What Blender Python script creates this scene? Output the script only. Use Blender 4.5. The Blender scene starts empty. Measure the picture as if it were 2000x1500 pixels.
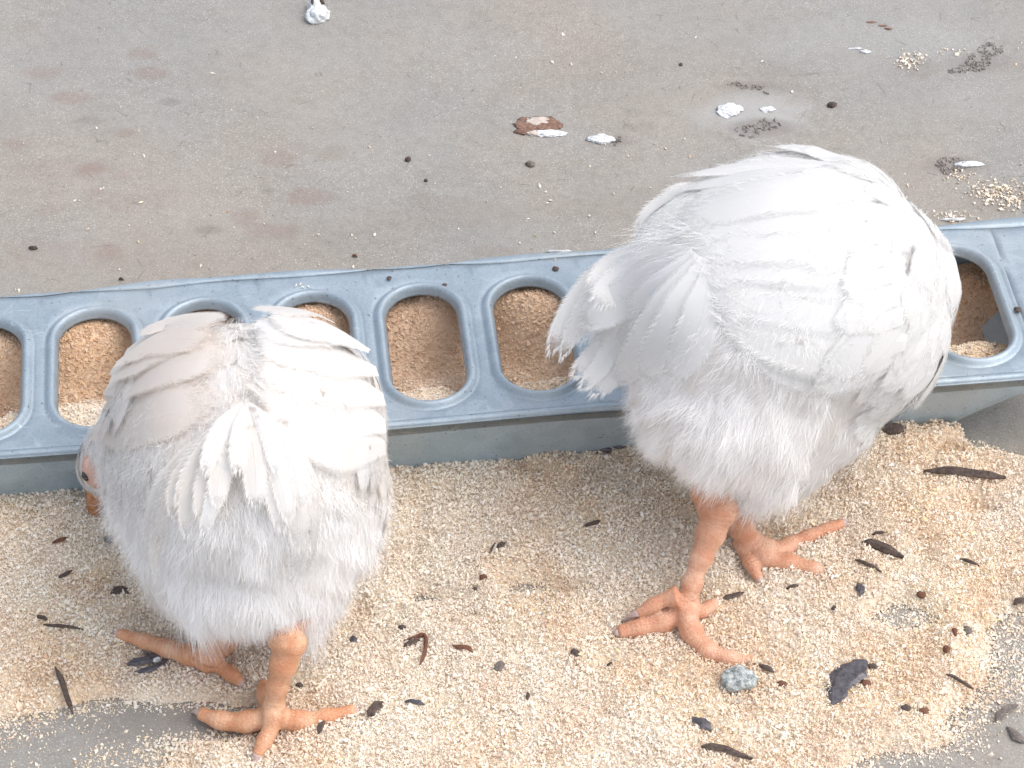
import bpy, bmesh, math, random
import numpy as np
from mathutils import Vector, Matrix
from mathutils.bvhtree import BVHTree
from math import radians as R, sin, cos, pi, sqrt

# ------------------------------------------------------------------ camera, sky, sun, exposure
PITCH = R(44); DIST = 1.4; FPX = 5460.0
scn = bpy.context.scene
COL = scn.collection
cam_d = bpy.data.cameras.new('camera'); cam = bpy.data.objects.new('camera', cam_d); COL.objects.link(cam)
cam_d.sensor_width = 36; cam_d.lens = FPX / 2000 * 36
cam_d.clip_start = .05; cam_d.clip_end = 200
cam.location = (0, -DIST * cos(PITCH), DIST * sin(PITCH))
cam.rotation_euler = (pi / 2 - PITCH, 0, 0)
cam_d.dof.use_dof = False
scn.camera = cam

SUN_EL, SUN_AZ = R(60), R(100)           # azimuth clockwise from +Y (away): behind and to the right
world = bpy.data.worlds.new('World'); scn.world = world; world.use_nodes = True
wn = world.node_tree.nodes; wl = world.node_tree.links
sky = wn.new('ShaderNodeTexSky'); sky.sky_type = 'NISHITA'; sky.sun_disc = False
sky.sun_elevation = SUN_EL; sky.sun_rotation = SUN_AZ
sky.air_density = 1.0; sky.dust_density = 3.0; sky.ozone_density = 1.0
wn['Background'].inputs['Strength'].default_value = .15
hsv = wn.new('ShaderNodeHueSaturation'); hsv.inputs['Saturation'].default_value = .45     # thin cloud pales the sky
wl.new(sky.outputs[0], hsv.inputs['Color']); wl.new(hsv.outputs[0], wn['Background'].inputs['Color'])
sd = bpy.data.lights.new('sun', 'SUN'); so = bpy.data.objects.new('sun', sd); COL.objects.link(so)
sd.energy = .5; sd.angle = R(55); sd.color = (1, .93, .84)
dirv = Vector((sin(SUN_AZ) * cos(SUN_EL), cos(SUN_AZ) * cos(SUN_EL), sin(SUN_EL)))
so.rotation_euler = dirv.to_track_quat('Z', 'Y').to_euler(); so.location = dirv * 3
scn.cycles.diffuse_bounces = 8
scn.view_settings.view_transform = 'Standard'; scn.view_settings.look = 'None'
scn.view_settings.exposure = 1.04; scn.view_settings.gamma = 1

CAMP = np.array(cam.location); FW = np.array([0, cos(PITCH), -sin(PITCH)]); UP = np.array([0, sin(PITCH), cos(PITCH)]); RT = np.array([1., 0, 0])
def ray(px, py):
    d = FW + RT * ((px - 1000) / FPX) + UP * ((750 - py) / FPX)
    return d / np.linalg.norm(d)
def at(px, py, z=0.0):
    """point of the world plane at height z seen at photo pixel (px, py)"""
    d = ray(px, py); t = (z - CAMP[2]) / d[2]
    return CAMP + d * t

rng = np.random.default_rng(7)
random.seed(7)

# ------------------------------------------------------------------ helpers
def lerp(a, b, t): return a + (b - a) * t
def smooth(e0, e1, x):
    t = np.clip((x - e0) / (e1 - e0), 0, 1); return t * t * (3 - 2 * t)
def vnoise(x, y, s=1.0, seed=0):
    x = np.asarray(x, float) / s + seed * 17.3; y = np.asarray(y, float) / s - seed * 9.7
    xi = np.floor(x).astype(np.int64); yi = np.floor(y).astype(np.int64); fx = x - xi; fy = y - yi
    def h(a, b):
        n = (a * 374761393 + b * 668265263 + seed * 974711) & 0x7fffffff
        n = ((n ^ (n >> 13)) * 1274126177) & 0x7fffffff
        return ((n ^ (n >> 16)) & 0xffff) / 65535.0
    u = fx * fx * (3 - 2 * fx); v = fy * fy * (3 - 2 * fy)
    return lerp(lerp(h(xi, yi), h(xi + 1, yi), u), lerp(h(xi, yi + 1), h(xi + 1, yi + 1), u), v)
def fbm(x, y, s, seed=0, oct=3):
    r = 0; a = .5; t = 0
    for k in range(oct):
        r = r + a * vnoise(x, y, s / 2 ** k, seed + k); t += a; a *= .5
    return r / t
def mesh_np(name, V, F, mats, parent=None, shade=True, uv=None, matidx=None):
    """V n*3, F m*k int array (constant k) or list of arrays of differing k"""
    me = bpy.data.meshes.new(name)
    groups = F if isinstance(F, list) else [F]
    groups = [np.asarray(g, np.int32) for g in groups if len(g)]
    loops = np.concatenate([g.ravel() for g in groups])
    tot = np.concatenate([np.full(len(g), g.shape[1], np.int32) for g in groups])
    start = np.concatenate([[0], np.cumsum(tot)[:-1]]).astype(np.int32)
    me.vertices.add(len(V)); me.vertices.foreach_set('co', np.asarray(V, np.float32).ravel())
    me.loops.add(len(loops)); me.loops.foreach_set('vertex_index', loops)
    me.polygons.add(len(tot)); me.polygons.foreach_set('loop_start', start); me.polygons.foreach_set('loop_total', tot)
    if uv is not None and np.asarray(uv).shape[1] == 3:      # third column: how far inside the vane's edge a vertex lies
        at3 = me.attributes.new('edge', 'FLOAT', 'POINT'); at3.data.foreach_set('value', np.asarray(uv[:, 2], np.float32)); uv = uv[:, :2]
    if uv is not None:
        l = me.uv_layers.new(name='UVMap'); l.data.foreach_set('uv', np.asarray(uv, np.float32)[loops].ravel())
    me.update(calc_edges=True)
    me.polygons.foreach_set('use_smooth', np.full(len(tot), shade, bool))
    for m in (mats if isinstance(mats, (list, tuple)) else [mats]): me.materials.append(m)
    if matidx is not None: me.polygons.foreach_set('material_index', np.asarray(matidx, np.int32))
    o = bpy.data.objects.new(name, me); COL.objects.link(o)
    if parent:
        o.parent = parent; o.matrix_parent_inverse = Matrix.Translation(-Vector(parent.location))
    return o
def tag(o, label=None, cat=None, group=None, kind=None):
    if label: o['label'] = label
    if cat: o['category'] = cat
    if group: o['group'] = group
    if kind: o['kind'] = kind
    return o
def empty(name, loc, label, cat, group=None):
    o = bpy.data.objects.new(name, None); COL.objects.link(o); o.location = loc; o.empty_display_size = .02
    return tag(o, label, cat, group)
def origin_to(o, p):
    p = Vector(p); o.data.transform(Matrix.Translation(-p)); o.location = p
def tube(path, radii, seg=12, squash=1.0, cap=True):
    P = np.asarray(path, float); n = len(P); V = []; F = []
    T = np.gradient(P, axis=0); T /= np.linalg.norm(T, axis=1)[:, None] + 1e-12
    u = np.cross(T[0], [0, 0, 1.]); 
    if np.linalg.norm(u) < .2: u = np.cross(T[0], [1., 0, 0])
    u /= np.linalg.norm(u)
    for i in range(n):
        u = u - T[i] * np.dot(u, T[i]); u /= np.linalg.norm(u); w = np.cross(T[i], u)
        a = np.arange(seg) * 2 * pi / seg
        V.append(P[i] + radii[i] * (np.cos(a)[:, None] * u + squash * np.sin(a)[:, None] * w))
    V = np.concatenate(V); k = np.arange(seg); k2 = (k + 1) % seg
    for i in range(n - 1): F.append(np.stack([i * seg + k, i * seg + k2, (i + 1) * seg + k2, (i + 1) * seg + k], 1))
    F = np.concatenate(F); G = []
    if cap:
        V = np.concatenate([V, P[:1] - T[0] * radii[0] * .3, P[-1:] + T[-1] * radii[-1] * .5]); a = len(V) - 2; b = a + 1; o = (n - 1) * seg
        G = np.concatenate([np.stack([k2, k, np.full(seg, a)], 1), np.stack([o + k, o + k2, np.full(seg, b)], 1)])
    return V, [F, G] if cap else [F]
def join(parts):
    """parts: list of (V, [F groups]) -> V, [quads, tris]"""
    V = []; Q = []; T = []; o = 0
    for v, fs in parts:
        for f in fs:
            if len(f): (Q if np.asarray(f).shape[1] == 4 else T).append(np.asarray(f) + o)
        V.append(v); o += len(v)
    out = []
    if Q: out.append(np.concatenate(Q))
    if T: out.append(np.concatenate(T))
    return np.concatenate(V), out
def catmull(P, n):
    P = np.asarray(P, float); m = len(P); t = np.linspace(0, m - 1, n); i = np.clip(t.astype(int), 0, m - 2); f = (t - i)[:, None]
    E = np.concatenate([[2 * P[0] - P[1]], P, [2 * P[-1] - P[-2]]]); a, b, c, d = E[i], E[i + 1], E[i + 2], E[i + 3]
    return .5 * (2 * b + (c - a) * f + (2 * a - 5 * b + 4 * c - d) * f ** 2 + (3 * b - a - 3 * c + d) * f ** 3)

# ------------------------------------------------------------------ materials
class NT:
    def __init__(s, name):
        s.m = bpy.data.materials.new(name); s.m.use_nodes = True; s.t = s.m.node_tree; s.n = s.t.nodes; s.b = s.n['Principled BSDF']
    def node(s, typ, ins=None, **kw):
        nd = s.n.new(typ)
        for k, v in kw.items(): setattr(nd, k, v)
        for k, v in (ins or {}).items(): s.put(nd, k, v)
        return nd
    def put(s, nd, k, v):
        if isinstance(v, bpy.types.NodeSocket): s.t.links.new(v, nd.inputs[k])
        else: nd.inputs[k].default_value = v
    def noise(s, scale, detail=3, rough=.55, vec=None, dist=0.):
        i = {'Scale': scale, 'Detail': detail, 'Roughness': rough, 'Distortion': dist}
        if vec is not None: i['Vector'] = vec
        return s.node('ShaderNodeTexNoise', i).outputs['Fac']
    def obj(s): return s.node('ShaderNodeTexCoord').outputs['Object']
    def ramp(s, fac, stops, interp='LINEAR'):
        r = s.node('ShaderNodeValToRGB', {'Fac': fac}); r.color_ramp.interpolation = interp; e = r.color_ramp.elements
        while len(e) < len(stops): e.new(.5)
        for k, (p, c) in enumerate(stops): e[k].position = p; e[k].color = (c if len(c) == 4 else tuple(c) + (1,)) if not isinstance(c, (int, float)) else (c, c, c, 1)
        return r.outputs['Color']
    def mix(s, f, a, b, mode='MIX'):
        m = s.node('ShaderNodeMix', data_type='RGBA', blend_type=mode)
        s.put(m, 0, f)
        for k, v in ((6, a), (7, b)):
            if not isinstance(v, bpy.types.NodeSocket) and len(v) == 3: v = tuple(v) + (1,)
            s.put(m, k, v)
        return m.outputs[2]
    def math(s, op, a, b=0.0):
        return s.node('ShaderNodeMath', {0: a, 1: b}, operation=op).outputs[0]
    def bump(s, h, strength, dist, prev=None):
        i = {'Height': h, 'Strength': strength, 'Distance': dist}
        if prev is not None: i['Normal'] = prev
        return s.node('ShaderNodeBump', i).outputs['Normal']
    def set(s, **kw):
        for k, v in kw.items():
            k = {'color': 'Base Color', 'rough': 'Roughness', 'metal': 'Metallic', 'normal': 'Normal', 'spec': 'Specular IOR Level', 'sss': 'Subsurface Weight'}[k]
            if not isinstance(v, bpy.types.NodeSocket) and k == 'Base Color' and len(v) == 3: v = tuple(v) + (1,)
            s.put(s.b, k, v)
        return s

def mat_concrete():
    m = NT('concrete'); p = m.obj()
    big = m.noise(5, 4, .6, p); mid = m.noise(38, 5, .62, p); fine = m.noise(700, 3, .7, p); spk = m.noise(1500, 1, .5, p)
    c = m.mix(m.ramp(big, [(.40, 0.), (.60, 1.)]), (.246, .245, .230), (.292, .254, .212))
    c = m.mix(m.ramp(mid, [(.3, 0.), (.7, 1.)]), c, m.mix(.5, c, (.31, .295, .27)))
    c = m.mix(m.ramp(fine, [(.3, .55), (.55, 0.)]), c, (.18, .16, .145))
    c = m.mix(m.ramp(m.noise(150, 4, .75, p), [(.40, .38), (.55, 0.)]), c, (.20, .18, .16)); c = m.mix(m.ramp(m.noise(14, 4, .6, p), [(.45, 0.), (.7, .30)]), c, (.335, .325, .305))
    c = m.mix(m.ramp(spk, [(.63, 0.), (.70, .6)]), c, (.60, .57, .51))
    c = m.mix(m.ramp(m.noise(420, 2, .5, p), [(.70, 0.), (.76, .75)]), c, (.12, .10, .09))
    # short dark hair-line marks
    mp = m.node('ShaderNodeMapping', {'Vector': p, 'Scale': (1, 1, 1)}).outputs[0]
    v = m.node('ShaderNodeTexVoronoi', {'Vector': mp, 'Scale': 55.}, feature='DISTANCE_TO_EDGE').outputs['Distance']
    nd = m.noise(90, 2, .5, p)
    line = m.math('MULTIPLY', m.ramp(v, [(.0, 1.), (.026, 0.)]), m.ramp(nd, [(.60, 0.), (.66, .65)]))
    c = m.mix(line, c, (.13, .11, .10))
    a = m.node('ShaderNodeAttribute', attribute_name='stain')
    c = m.mix(a.outputs['Alpha'], c, a.outputs['Color'])
    n = m.bump(fine, .35, .0006); n = m.bump(mid, .3, .002, n); n = m.bump(line, -.3, .0005, n)
    m.set(color=c, rough=m.ramp(mid, [(.3, .62), (.7, .82)]), normal=n, spec=.35); return m.m
def mat_feed(name='feed', grains=True, warm=False):
    m = NT(name); p = m.obj()
    def trough_shade():       # light on the near side and lid shade further back, painted into the feed colour
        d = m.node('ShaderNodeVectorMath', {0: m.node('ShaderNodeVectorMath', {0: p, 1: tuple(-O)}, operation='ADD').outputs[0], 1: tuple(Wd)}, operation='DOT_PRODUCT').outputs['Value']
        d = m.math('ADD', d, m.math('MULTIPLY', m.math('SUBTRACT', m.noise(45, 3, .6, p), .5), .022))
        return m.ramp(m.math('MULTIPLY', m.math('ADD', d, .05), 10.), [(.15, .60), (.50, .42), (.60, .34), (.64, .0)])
    if grains:
        isl = m.node('ShaderNodeNewGeometry').outputs['Random Per Island']
        c = m.ramp(isl, [(0, (0.84, 0.73, 0.55)), (.18, (0.89, 0.80, 0.64)), (.38, (0.84, 0.72, 0.55)), (.54, (0.93, 0.93, 0.82)), (.64, (0.71, 0.55, 0.38)), (.74, (0.80, 0.65, 0.35)), (.79, (0.84, 0.78, 0.64)), (.89, (0.66, 0.63, 0.57)), (.93, (0.64, 0.40, 0.27)), (.955, (0.93, 0.93, 0.89)), (.985, (0.41, 0.33, 0.25))], 'CONSTANT')
        big = m.noise(34, 4, .65, p)
        c = m.mix(m.ramp(big, [(.36, .06), (.62, .50)]), c, (.70, .49, .32))
        c = m.mix(m.ramp(m.noise(13, 3, .6, p), [(.44, .38), (.62, 0.)]), c, (.86, .83, .76))
        if warm: c = m.mix(trough_shade(), c, (.56, .32, .16))
        c = m.mix(1.0, c, (.95, .95, .97), 'MULTIPLY')
        m.set(color=c, rough=.75, spec=.3, sss=.0)
    else:
        v = m.node('ShaderNodeTexVoronoi', {'Vector': p, 'Scale': 750.})
        sp = m.node('ShaderNodeSeparateColor', {0: v.outputs['Color']}).outputs[0]
        c = m.ramp(sp, [(0, (0.82, 0.71, 0.55)), (.3, (0.87, 0.76, 0.59)), (.6, (0.93, 0.85, 0.71)), (.85, (0.75, 0.62, 0.46)), (.95, (0.48, 0.36, 0.26))], 'CONSTANT')
        big = m.noise(34, 4, .65, p)
        c = m.mix(m.ramp(big, [(.36, .06), (.62, .50)]), c, (.66, .46, .30))
        c = m.mix(m.ramp(m.noise(13, 3, .6, p), [(.42, .45), (.60, 0.)]), c, (.70, .68, .62))
        if warm: c = m.mix(trough_shade(), c, (.54, .30, .15))
        n = m.bump(v.outputs['Distance'], -.8, .0012); n = m.bump(m.noise(260, 3, .6, p), .6, .003, n)
        m.set(color=c, rough=.85, normal=n, spec=.2)
    return m.m
def mat_galv(name, base, dirt=0.0):
    m = NT(name); p = m.obj()
    v = m.node('ShaderNodeTexVoronoi', {'Vector': p, 'Scale': 120., 'Randomness': 1.}).outputs['Color']
    sp = m.node('ShaderNodeSeparateColor', {0: v}).outputs[0]
    nz = m.noise(60, 4, .6, p); fine = m.noise(900, 2, .6, p)
    c = m.mix(.10, base, m.ramp(sp, [(0, .25), (1, .85)]))
    c = m.mix(m.ramp(fine, [(.35, .30), (.6, 0.)]), c, tuple(b * .62 for b in base))
    c = m.mix(m.ramp(m.noise(500, 1, .5, p), [(.72, 0.), (.76, .8)]), c, (.12, .11, .10))
    c = m.mix(m.ramp(m.noise(14, 4, .6, p), [(.5, 0.), (.75, .35 + dirt)]), c, (.50, .50, .47))
    scr = m.noise(240, 3, .7, m.node('ShaderNodeMapping', {'Vector': p, 'Scale': (.12, 1.6, 1), 'Rotation': (0, 0, .5)}).outputs[0])
    c = m.mix(m.math('MULTIPLY', m.ramp(scr, [(.60, 0.), (.70, .55)]), m.ramp(m.noise(22, 3, .6, p), [(.50, 0.), (.62, 1.)])), c, (.62, .66, .68))
    c = m.mix(m.ramp(m.noise(75, 4, .7, p), [(.60, 0.), (.72, .32)]), c, tuple(b * .6 for b in base))
    n = m.bump(nz, .12, .002); n = m.bump(fine, .12, .0002, n)
    m.set(color=c, metal=m.ramp(nz, [(.3, .55), (.7, .40)]), rough=m.ramp(nz, [(.3, .48), (.7, .60)]), normal=n); return m.m
def mat_simple(name, c1, c2, scale=300, rough=.8, bump=.5, dist=.0006, spec=.3, stretch=None):
    m = NT(name); p = m.obj()
    if stretch: p = m.node('ShaderNodeMapping', {'Vector': p, 'Scale': stretch}).outputs[0]
    n = m.noise(scale, 4, .65, p)
    m.set(color=m.mix(m.ramp(n, [(.35, 0.), (.65, 1.)]), c1, c2), rough=rough, normal=m.bump(n, bump, dist), spec=spec); return m.m

H = .052
a0, a1 = at(0, 887, H), at(2000, 727, H); b0, b1 = at(0, 578, H), at(2000, 435, H)
U = (a1 - a0) / np.linalg.norm(a1 - a0); U2 = (b1 - b0) / np.linalg.norm(b1 - b0); U = U + U2; U /= np.linalg.norm(U)
Wd = np.array([U[1], -U[0], 0])                        # towards the camera
mid = (a0 + a1 + b0 + b1) / 4; fr = np.dot((a0 + a1) / 2 - mid, Wd); O = mid.copy(); O[2] = 0; HW = abs(fr)
def loc(px, py, z=H):
    d = at(px, py, z) - O; return np.dot(d, U), np.dot(d, Wd)
M = {}
M['concrete'] = mat_concrete()
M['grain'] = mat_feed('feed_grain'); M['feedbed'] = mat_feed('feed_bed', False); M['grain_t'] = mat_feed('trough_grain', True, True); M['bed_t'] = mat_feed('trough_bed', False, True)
M['lid'] = mat_galv('galvanised_lid', (.305, .375, .43)); M['pan'] = mat_galv('galvanised_pan', (.42, .53, .60), .15)
M['bark'] = mat_simple('dark_bark', (.055, .040, .036), (.125, .092, .076), 500)
M['bark_wet'] = mat_simple('wet_bark', (.036, .034, .042), (.095, .085, .095), 400, rough=.35, spec=.6)
M['bark_red'] = mat_simple('reddish_bark', (.10, .045, .03), (.20, .09, .055), 500)
M['leaf_grey'] = mat_simple('grey_leaf', (.10, .085, .075), (.20, .17, .15), 400)
M['stone'] = mat_simple('speckled_stone', (.16, .19, .19), (.62, .64, .62), 420, rough=.85, bump=1, dist=.0015)
M['stone_pale'] = mat_simple('pale_stone', (.48, .50, .50), (.74, .76, .76), 260, rough=.85, bump=1, dist=.0015)
M['droppings'] = mat_simple('chalky_dropping', (.42, .42, .42), (.80, .82, .84), 500, rough=.7, bump=.8)
M['drop_brown'] = mat_simple('brown_dropping', (.13, .07, .05), (.28, .17, .12), 500, rough=.6, bump=.8)
M['leaf_pale'] = mat_simple('pale_smear', (.42, .36, .31), (.55, .48, .42), 400, bump=.6); M['drop_dust'] = mat_simple('dusty_film', (.36, .35, .34), (.47, .46, .45), 500, bump=.4)
M['drop_grey'] = mat_simple('grey_dropping', (.17, .15, .14), (.33, .30, .27), 400, rough=.7, bump=.8)

# ------------------------------------------------------------------ the concrete yard (one sheet)
def nonuniform(lo, hi, step):
    a = np.arange(lo, hi + 1e-9, step); out = []; d = step; x = lo
    pre = []; x = lo; d = step
    while x > -60: d *= 1.6; x -= d; pre.append(x)
    post = []; x = a[-1]; d = step
    while x < 60: d *= 1.6; x += d; post.append(x)
    return np.array(pre[::-1] + list(a) + post)
def grid(xs, ys, zf):
    X, Y = np.meshgrid(xs, ys); Z = zf(X, Y); V = np.stack([X, Y, Z], -1).reshape(-1, 3); nx = len(xs); ny = len(ys)
    i = np.arange(nx - 1); j = np.arange(ny - 1); I, J = np.meshgrid(i, j); a = (J * nx + I).ravel()
    return V, np.stack([a, a + 1, a + nx + 1, a + nx], 1)
def yard_z(x, y):
    inner = smooth(.9, .5, np.maximum(np.abs(x), np.abs(y)))
    return inner * ((fbm(x, y, .11, 3) - .5) * .0022)
gx = nonuniform(-.33, .33, .0018); gy = nonuniform(-.30, .42, .0018)
V, F = grid(gx, gy, yard_z)
yard = mesh_np('concrete_ground', V, F, M['concrete']); yard['kind'] = 'structure'
# stains: real discolourations with places of their own (photo px, half sizes px, colour, strength)
ST = [(275,105,28,11,0,.40),(292,142,30,12,0,.38),(135,190,36,11,0,.42),(85,143,32,12,0,.32),(248,258,18,9,0,.42),(180,330,24,10,0,.45),(238,343,18,9,0,.25),(186,374,14,7,0,.3),
      (545,312,34,13,0,.40),(650,298,24,14,1,.38),(600,385,40,14,0,.45),(480,425,28,14,0,.38),(530,450,42,14,0,.38),(215,492,20,14,0,.34),(30,280,26,10,0,.38),(95,408,22,9,0,.22),
      (332,198,20,7,2,.38),(590,196,22,7,1,.30),(525,371,18,6,2,.38),(408,448,20,7,2,.38),(58,52,24,10,1,.2),(270,390,70,20,0,.16),(130,500,120,26,0,.16),(545,290,60,14,0,.16),(900,420,120,26,1,.22),
      (120,330,80,20,0,.14),(440,160,50,14,1,.16),(175,235,30,8,2,.30),(1250,400,120,24,1,.16),(1450,80,60,10,1,.2),(820,385,20,10,1,.3),(960,490,40,8,1,.3),(1500,175,80,12,2,.2),
      (330,1405,110,34,1,.30),(1500,140,60,12,1,.15),(1650,110,50,12,1,.22),(1240,250,30,8,1,.3),(1475,222,85,42,3,.75),(1490,252,60,16,4,.6),(1300,150,260,60,1,.12),(1700,80,200,50,3,.25),(500,480,300,40,1,.14),(1450,168,60,8,4,.35),(1905,120,60,20,4,.3),(1860,325,50,16,4,.35),(1210,277,26,10,4,.4),(1790,130,40,20,1,.4),(1950,390,70,30,1,.35)]
SC = [(.21, .135, .11), (.19, .155, .125), (.11, .10, .09), (.36, .36, .35), (.15, .12, .11)]
me = yard.data; co = V; A = np.zeros((len(V), 4)); A[:, :3] = SC[0]
wob = (fbm(co[:, 0], co[:, 1], .02, 21) - .5) * 1.5 + (vnoise(co[:, 0], co[:, 1], .004, 5) - .5) * .7
for px, py, rx, ry, k, s in ST:
    c = at(px, py); sx = rx / 3900; sy = ry / (3900 * sin(PITCH)); d = ((co[:, 0] - c[0]) / sx) ** 2 + ((co[:, 1] - c[1]) / sy) ** 2
    w = s * .85 * smooth(3.0, .1, d + wob * 1.6)
    tot = A[:, 3] + w - A[:, 3] * w; f = np.where(tot > 1e-5, w / np.maximum(tot, 1e-5), 0)[:, None]
    A[:, :3] = A[:, :3] * (1 - f) + np.array(SC[k]) * f; A[:, 3] = tot
at_ = me.attributes.new('stain', 'FLOAT_COLOR', 'POINT'); at_.data.foreach_set('color', A.astype(np.float32).ravel())
bvh_yard = None

# ------------------------------------------------------------------ feed trough
holes = [loc(831, 673), loc(1043, 657), loc(1880, 590), loc(180, 724)]
print('TROUGH half width', HW, 'U', U, 'holes', holes, 'end', loc(2000, 727))
SP = (holes[2][0] - holes[0][0]) / 5; S0 = holes[0][0]; TC = float(np.mean([h[1] for h in holes[:3]]))
print('spacing', SP, 'tc', TC)
HA, HB = .0178, .0392                                   # half width and half length of an opening
def w2(s, t, z): return O[:2][None] + np.outer(np.atleast_1d(s), U[:2]) + np.outer(np.atleast_1d(t), Wd[:2])
def toworld(L):
    L = np.asarray(L, float); xy = w2(L[:, 0], L[:, 1], 0); return np.column_stack([xy, L[:, 2]])
def wavy(s, t):
    return .0003 * np.sin(s * 41 + 1) + .0004 * np.sin(s * 23 + t * 30) + .0003 * (vnoise(s, t, .03, 4) - .5)
def lid_mesh():
    NA = 22; NS = 5; ang = np.linspace(0, pi, NA); 
    st = HB - HA; top = [(cos(a), sin(a), 1) for a in ang]; left = [(-1, 0, lerp(1, -1, k / NS)) for k in range(1, NS)]
    bot = [(cos(a), sin(a), -1) for a in ang + pi]; right = [(1, 0, lerp(-1, 1, k / NS)) for k in range(1, NS)]
    C = np.array(top + left + bot + right); n = len(C)
    prof = [(-.0004, -.0030), (0, -.0022), (.0003, -.0008), (.0009, .0010), (.0018, .0022), (.0028, .0025), (.0038, .0019), (.0047, .0008), (.0056, -.0003), (.0063, -.0005), (.0070, -.0001)]
    cells = [SP * k + S0 for k in range(-5, 6)]; half = SP / 2; V = []; Q = []; base = 0
    for cs in cells:
        rings = []
        for d, z in prof:
            r = HA + d; rings.append(np.column_stack([C[:, 0] * r, TC + C[:, 1] * r + C[:, 2] * st, np.full(n, z)]))
        last = rings[-1]; rect = []
        for q in last:
            dx, dy = q[0], q[1] - TC; hx = half; hyp = HW - TC if dy > 0 else HW + TC
            k = min(hx / max(abs(dx), 1e-9), hyp / max(abs(dy), 1e-9)); rect.append([dx * k, TC + dy * k, 0])
        rect = np.array(rect)
        for sx in (-1, 1):
            for ty in (-HW, HW):
                i = np.argmin((rect[:, 0] - sx * half) ** 2 + (rect[:, 1] - ty) ** 2); rect[i] = [sx * half, ty, 0]
        for f in (.35, .7): rings.append(last * (1 - f) + rect * f); rings[-1][:, 2] = last[:, 2] * (1 - f)
        rings.append(rect)
        R_ = np.concatenate(rings); R_[:, 0] += cs; V.append(R_); k = np.arange(n); k2 = (k + 1) % n
        for i in range(len(rings) - 1): Q.append(base + np.stack([i * n + k, i * n + k2, (i + 1) * n + k2, (i + 1) * n + k], 1))
        base += len(R_)
    V = np.concatenate(V); Q = np.concatenate(Q)
    e = cells[-1] + half                                # plain end piece past the last opening
    xs = np.linspace(e, e + .032, 9); ys = np.linspace(-HW, HW, 12); Ve, Fe = grid(xs, ys, lambda x, y: 0 * x)
    V = np.concatenate([V, Ve]); Q = np.concatenate([Q, Fe + base]); s1 = xs[-1]; s0 = cells[0] - half
    V[:, 2] += H + wavy(V[:, 0], V[:, 1])
    # folded lips along both edges: rounded over, then down
    ss = np.linspace(s0, s1, 240); parts = [(V, [Q])]
    for sg in (1, -1):
        edge = np.column_stack([ss, np.full(240, sg * HW), np.full(240, H)]); edge[:, 2] += wavy(ss, sg * HW)
        pr = [(-.0012, .0004), (.0004, .0006), (.0016, .0003), (.0022, -.0006), (.0022, -.0020), (.0018, -.0060)]
        if sg < 0: wob_ = .0016 * np.sin(ss * 33) + .0012 * np.sin(ss * 71 + 2) + .001 * (vnoise(ss, ss * 0, .02, 2) - .5)
        else: wob_ = 0 * ss
        L = np.concatenate([edge + np.column_stack([0 * ss, sg * (np.full(240, dt) + wob_ * min(1, dt / .0016)), np.full(240, dz)]) for dt, dz in pr])
        k = np.arange(239); Fq = np.concatenate([np.stack([i * 240 + k, i * 240 + k + 1, (i + 1) * 240 + k + 1, (i + 1) * 240 + k], 1) for i in range(len(pr) - 1)])
        parts.append((L, [Fq]))
    ee = np.array([[s1 + dx, t, H + dz] for dx, dz in ((0, 0), (.0014, -.0004), (.0018, -.006)) for t in np.linspace(-HW, HW, 12)]); k = np.arange(11)
    parts.append((ee, [np.concatenate([np.stack([i * 12 + k, i * 12 + k + 1, (i + 1) * 12 + k + 1, (i + 1) * 12 + k], 1) for i in range(2)])]))
    V, F = join(parts); return toworld(V), F, s0, s1
Vl, Fl, LS0, LS1 = lid_mesh()
trough = empty('feed_trough', tuple(O), 'long galvanised steel feed trough with a lid of oval feeding holes', 'feed trough')
lid = mesh_np('lid', Vl, Fl, M['lid'], trough)
bm = bmesh.new(); bm.from_mesh(lid.data); bmesh.ops.remove_doubles(bm, verts=bm.verts, dist=.00025); bmesh.ops.recalc_face_normals(bm, faces=bm.faces); bm.to_mesh(lid.data); bm.free()
for p_ in lid.data.polygons:
    p_.use_smooth = True
    if p_.normal.z < -.05 and p_.center.z > H - .0045: p_.flip()
md = lid.modifiers.new('thickness', 'SOLIDIFY'); md.thickness = .0006; md.offset = -1
def rrect(s0, s1, hw, r, z, n=8, hwb=None):
    out = []; hwb = hwb or hw
    for cx, cy, a in ((s1 - r, hw - r, 0), (s0 + r, hw - r, pi / 2), (s0 + r, -hwb + r, pi), (s1 - r, -hwb + r, 3 * pi / 2)):
        for k in range(n): b = a + pi / 2 * k / (n - 1); out.append((cx + r * cos(b), cy + r * sin(b), z))
    return np.array(out)
PS1 = LS1 - .001
lev = [(0.0006, .060, .016, .040), (.0012, .052, .0125, .042), (.005, .044, .0105, .044), (.016, .032, .008, .042), (.030, .018, .005, .034), (.042, .007, .002, .020), (.0505, .0, .0005, .008)]
rings = [rrect(LS0 + e, PS1 - e, HW - i, r, z, 10) for z, e, i, r in lev]; n = len(rings[0]); k = np.arange(n); k2 = (k + 1) % n
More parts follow.
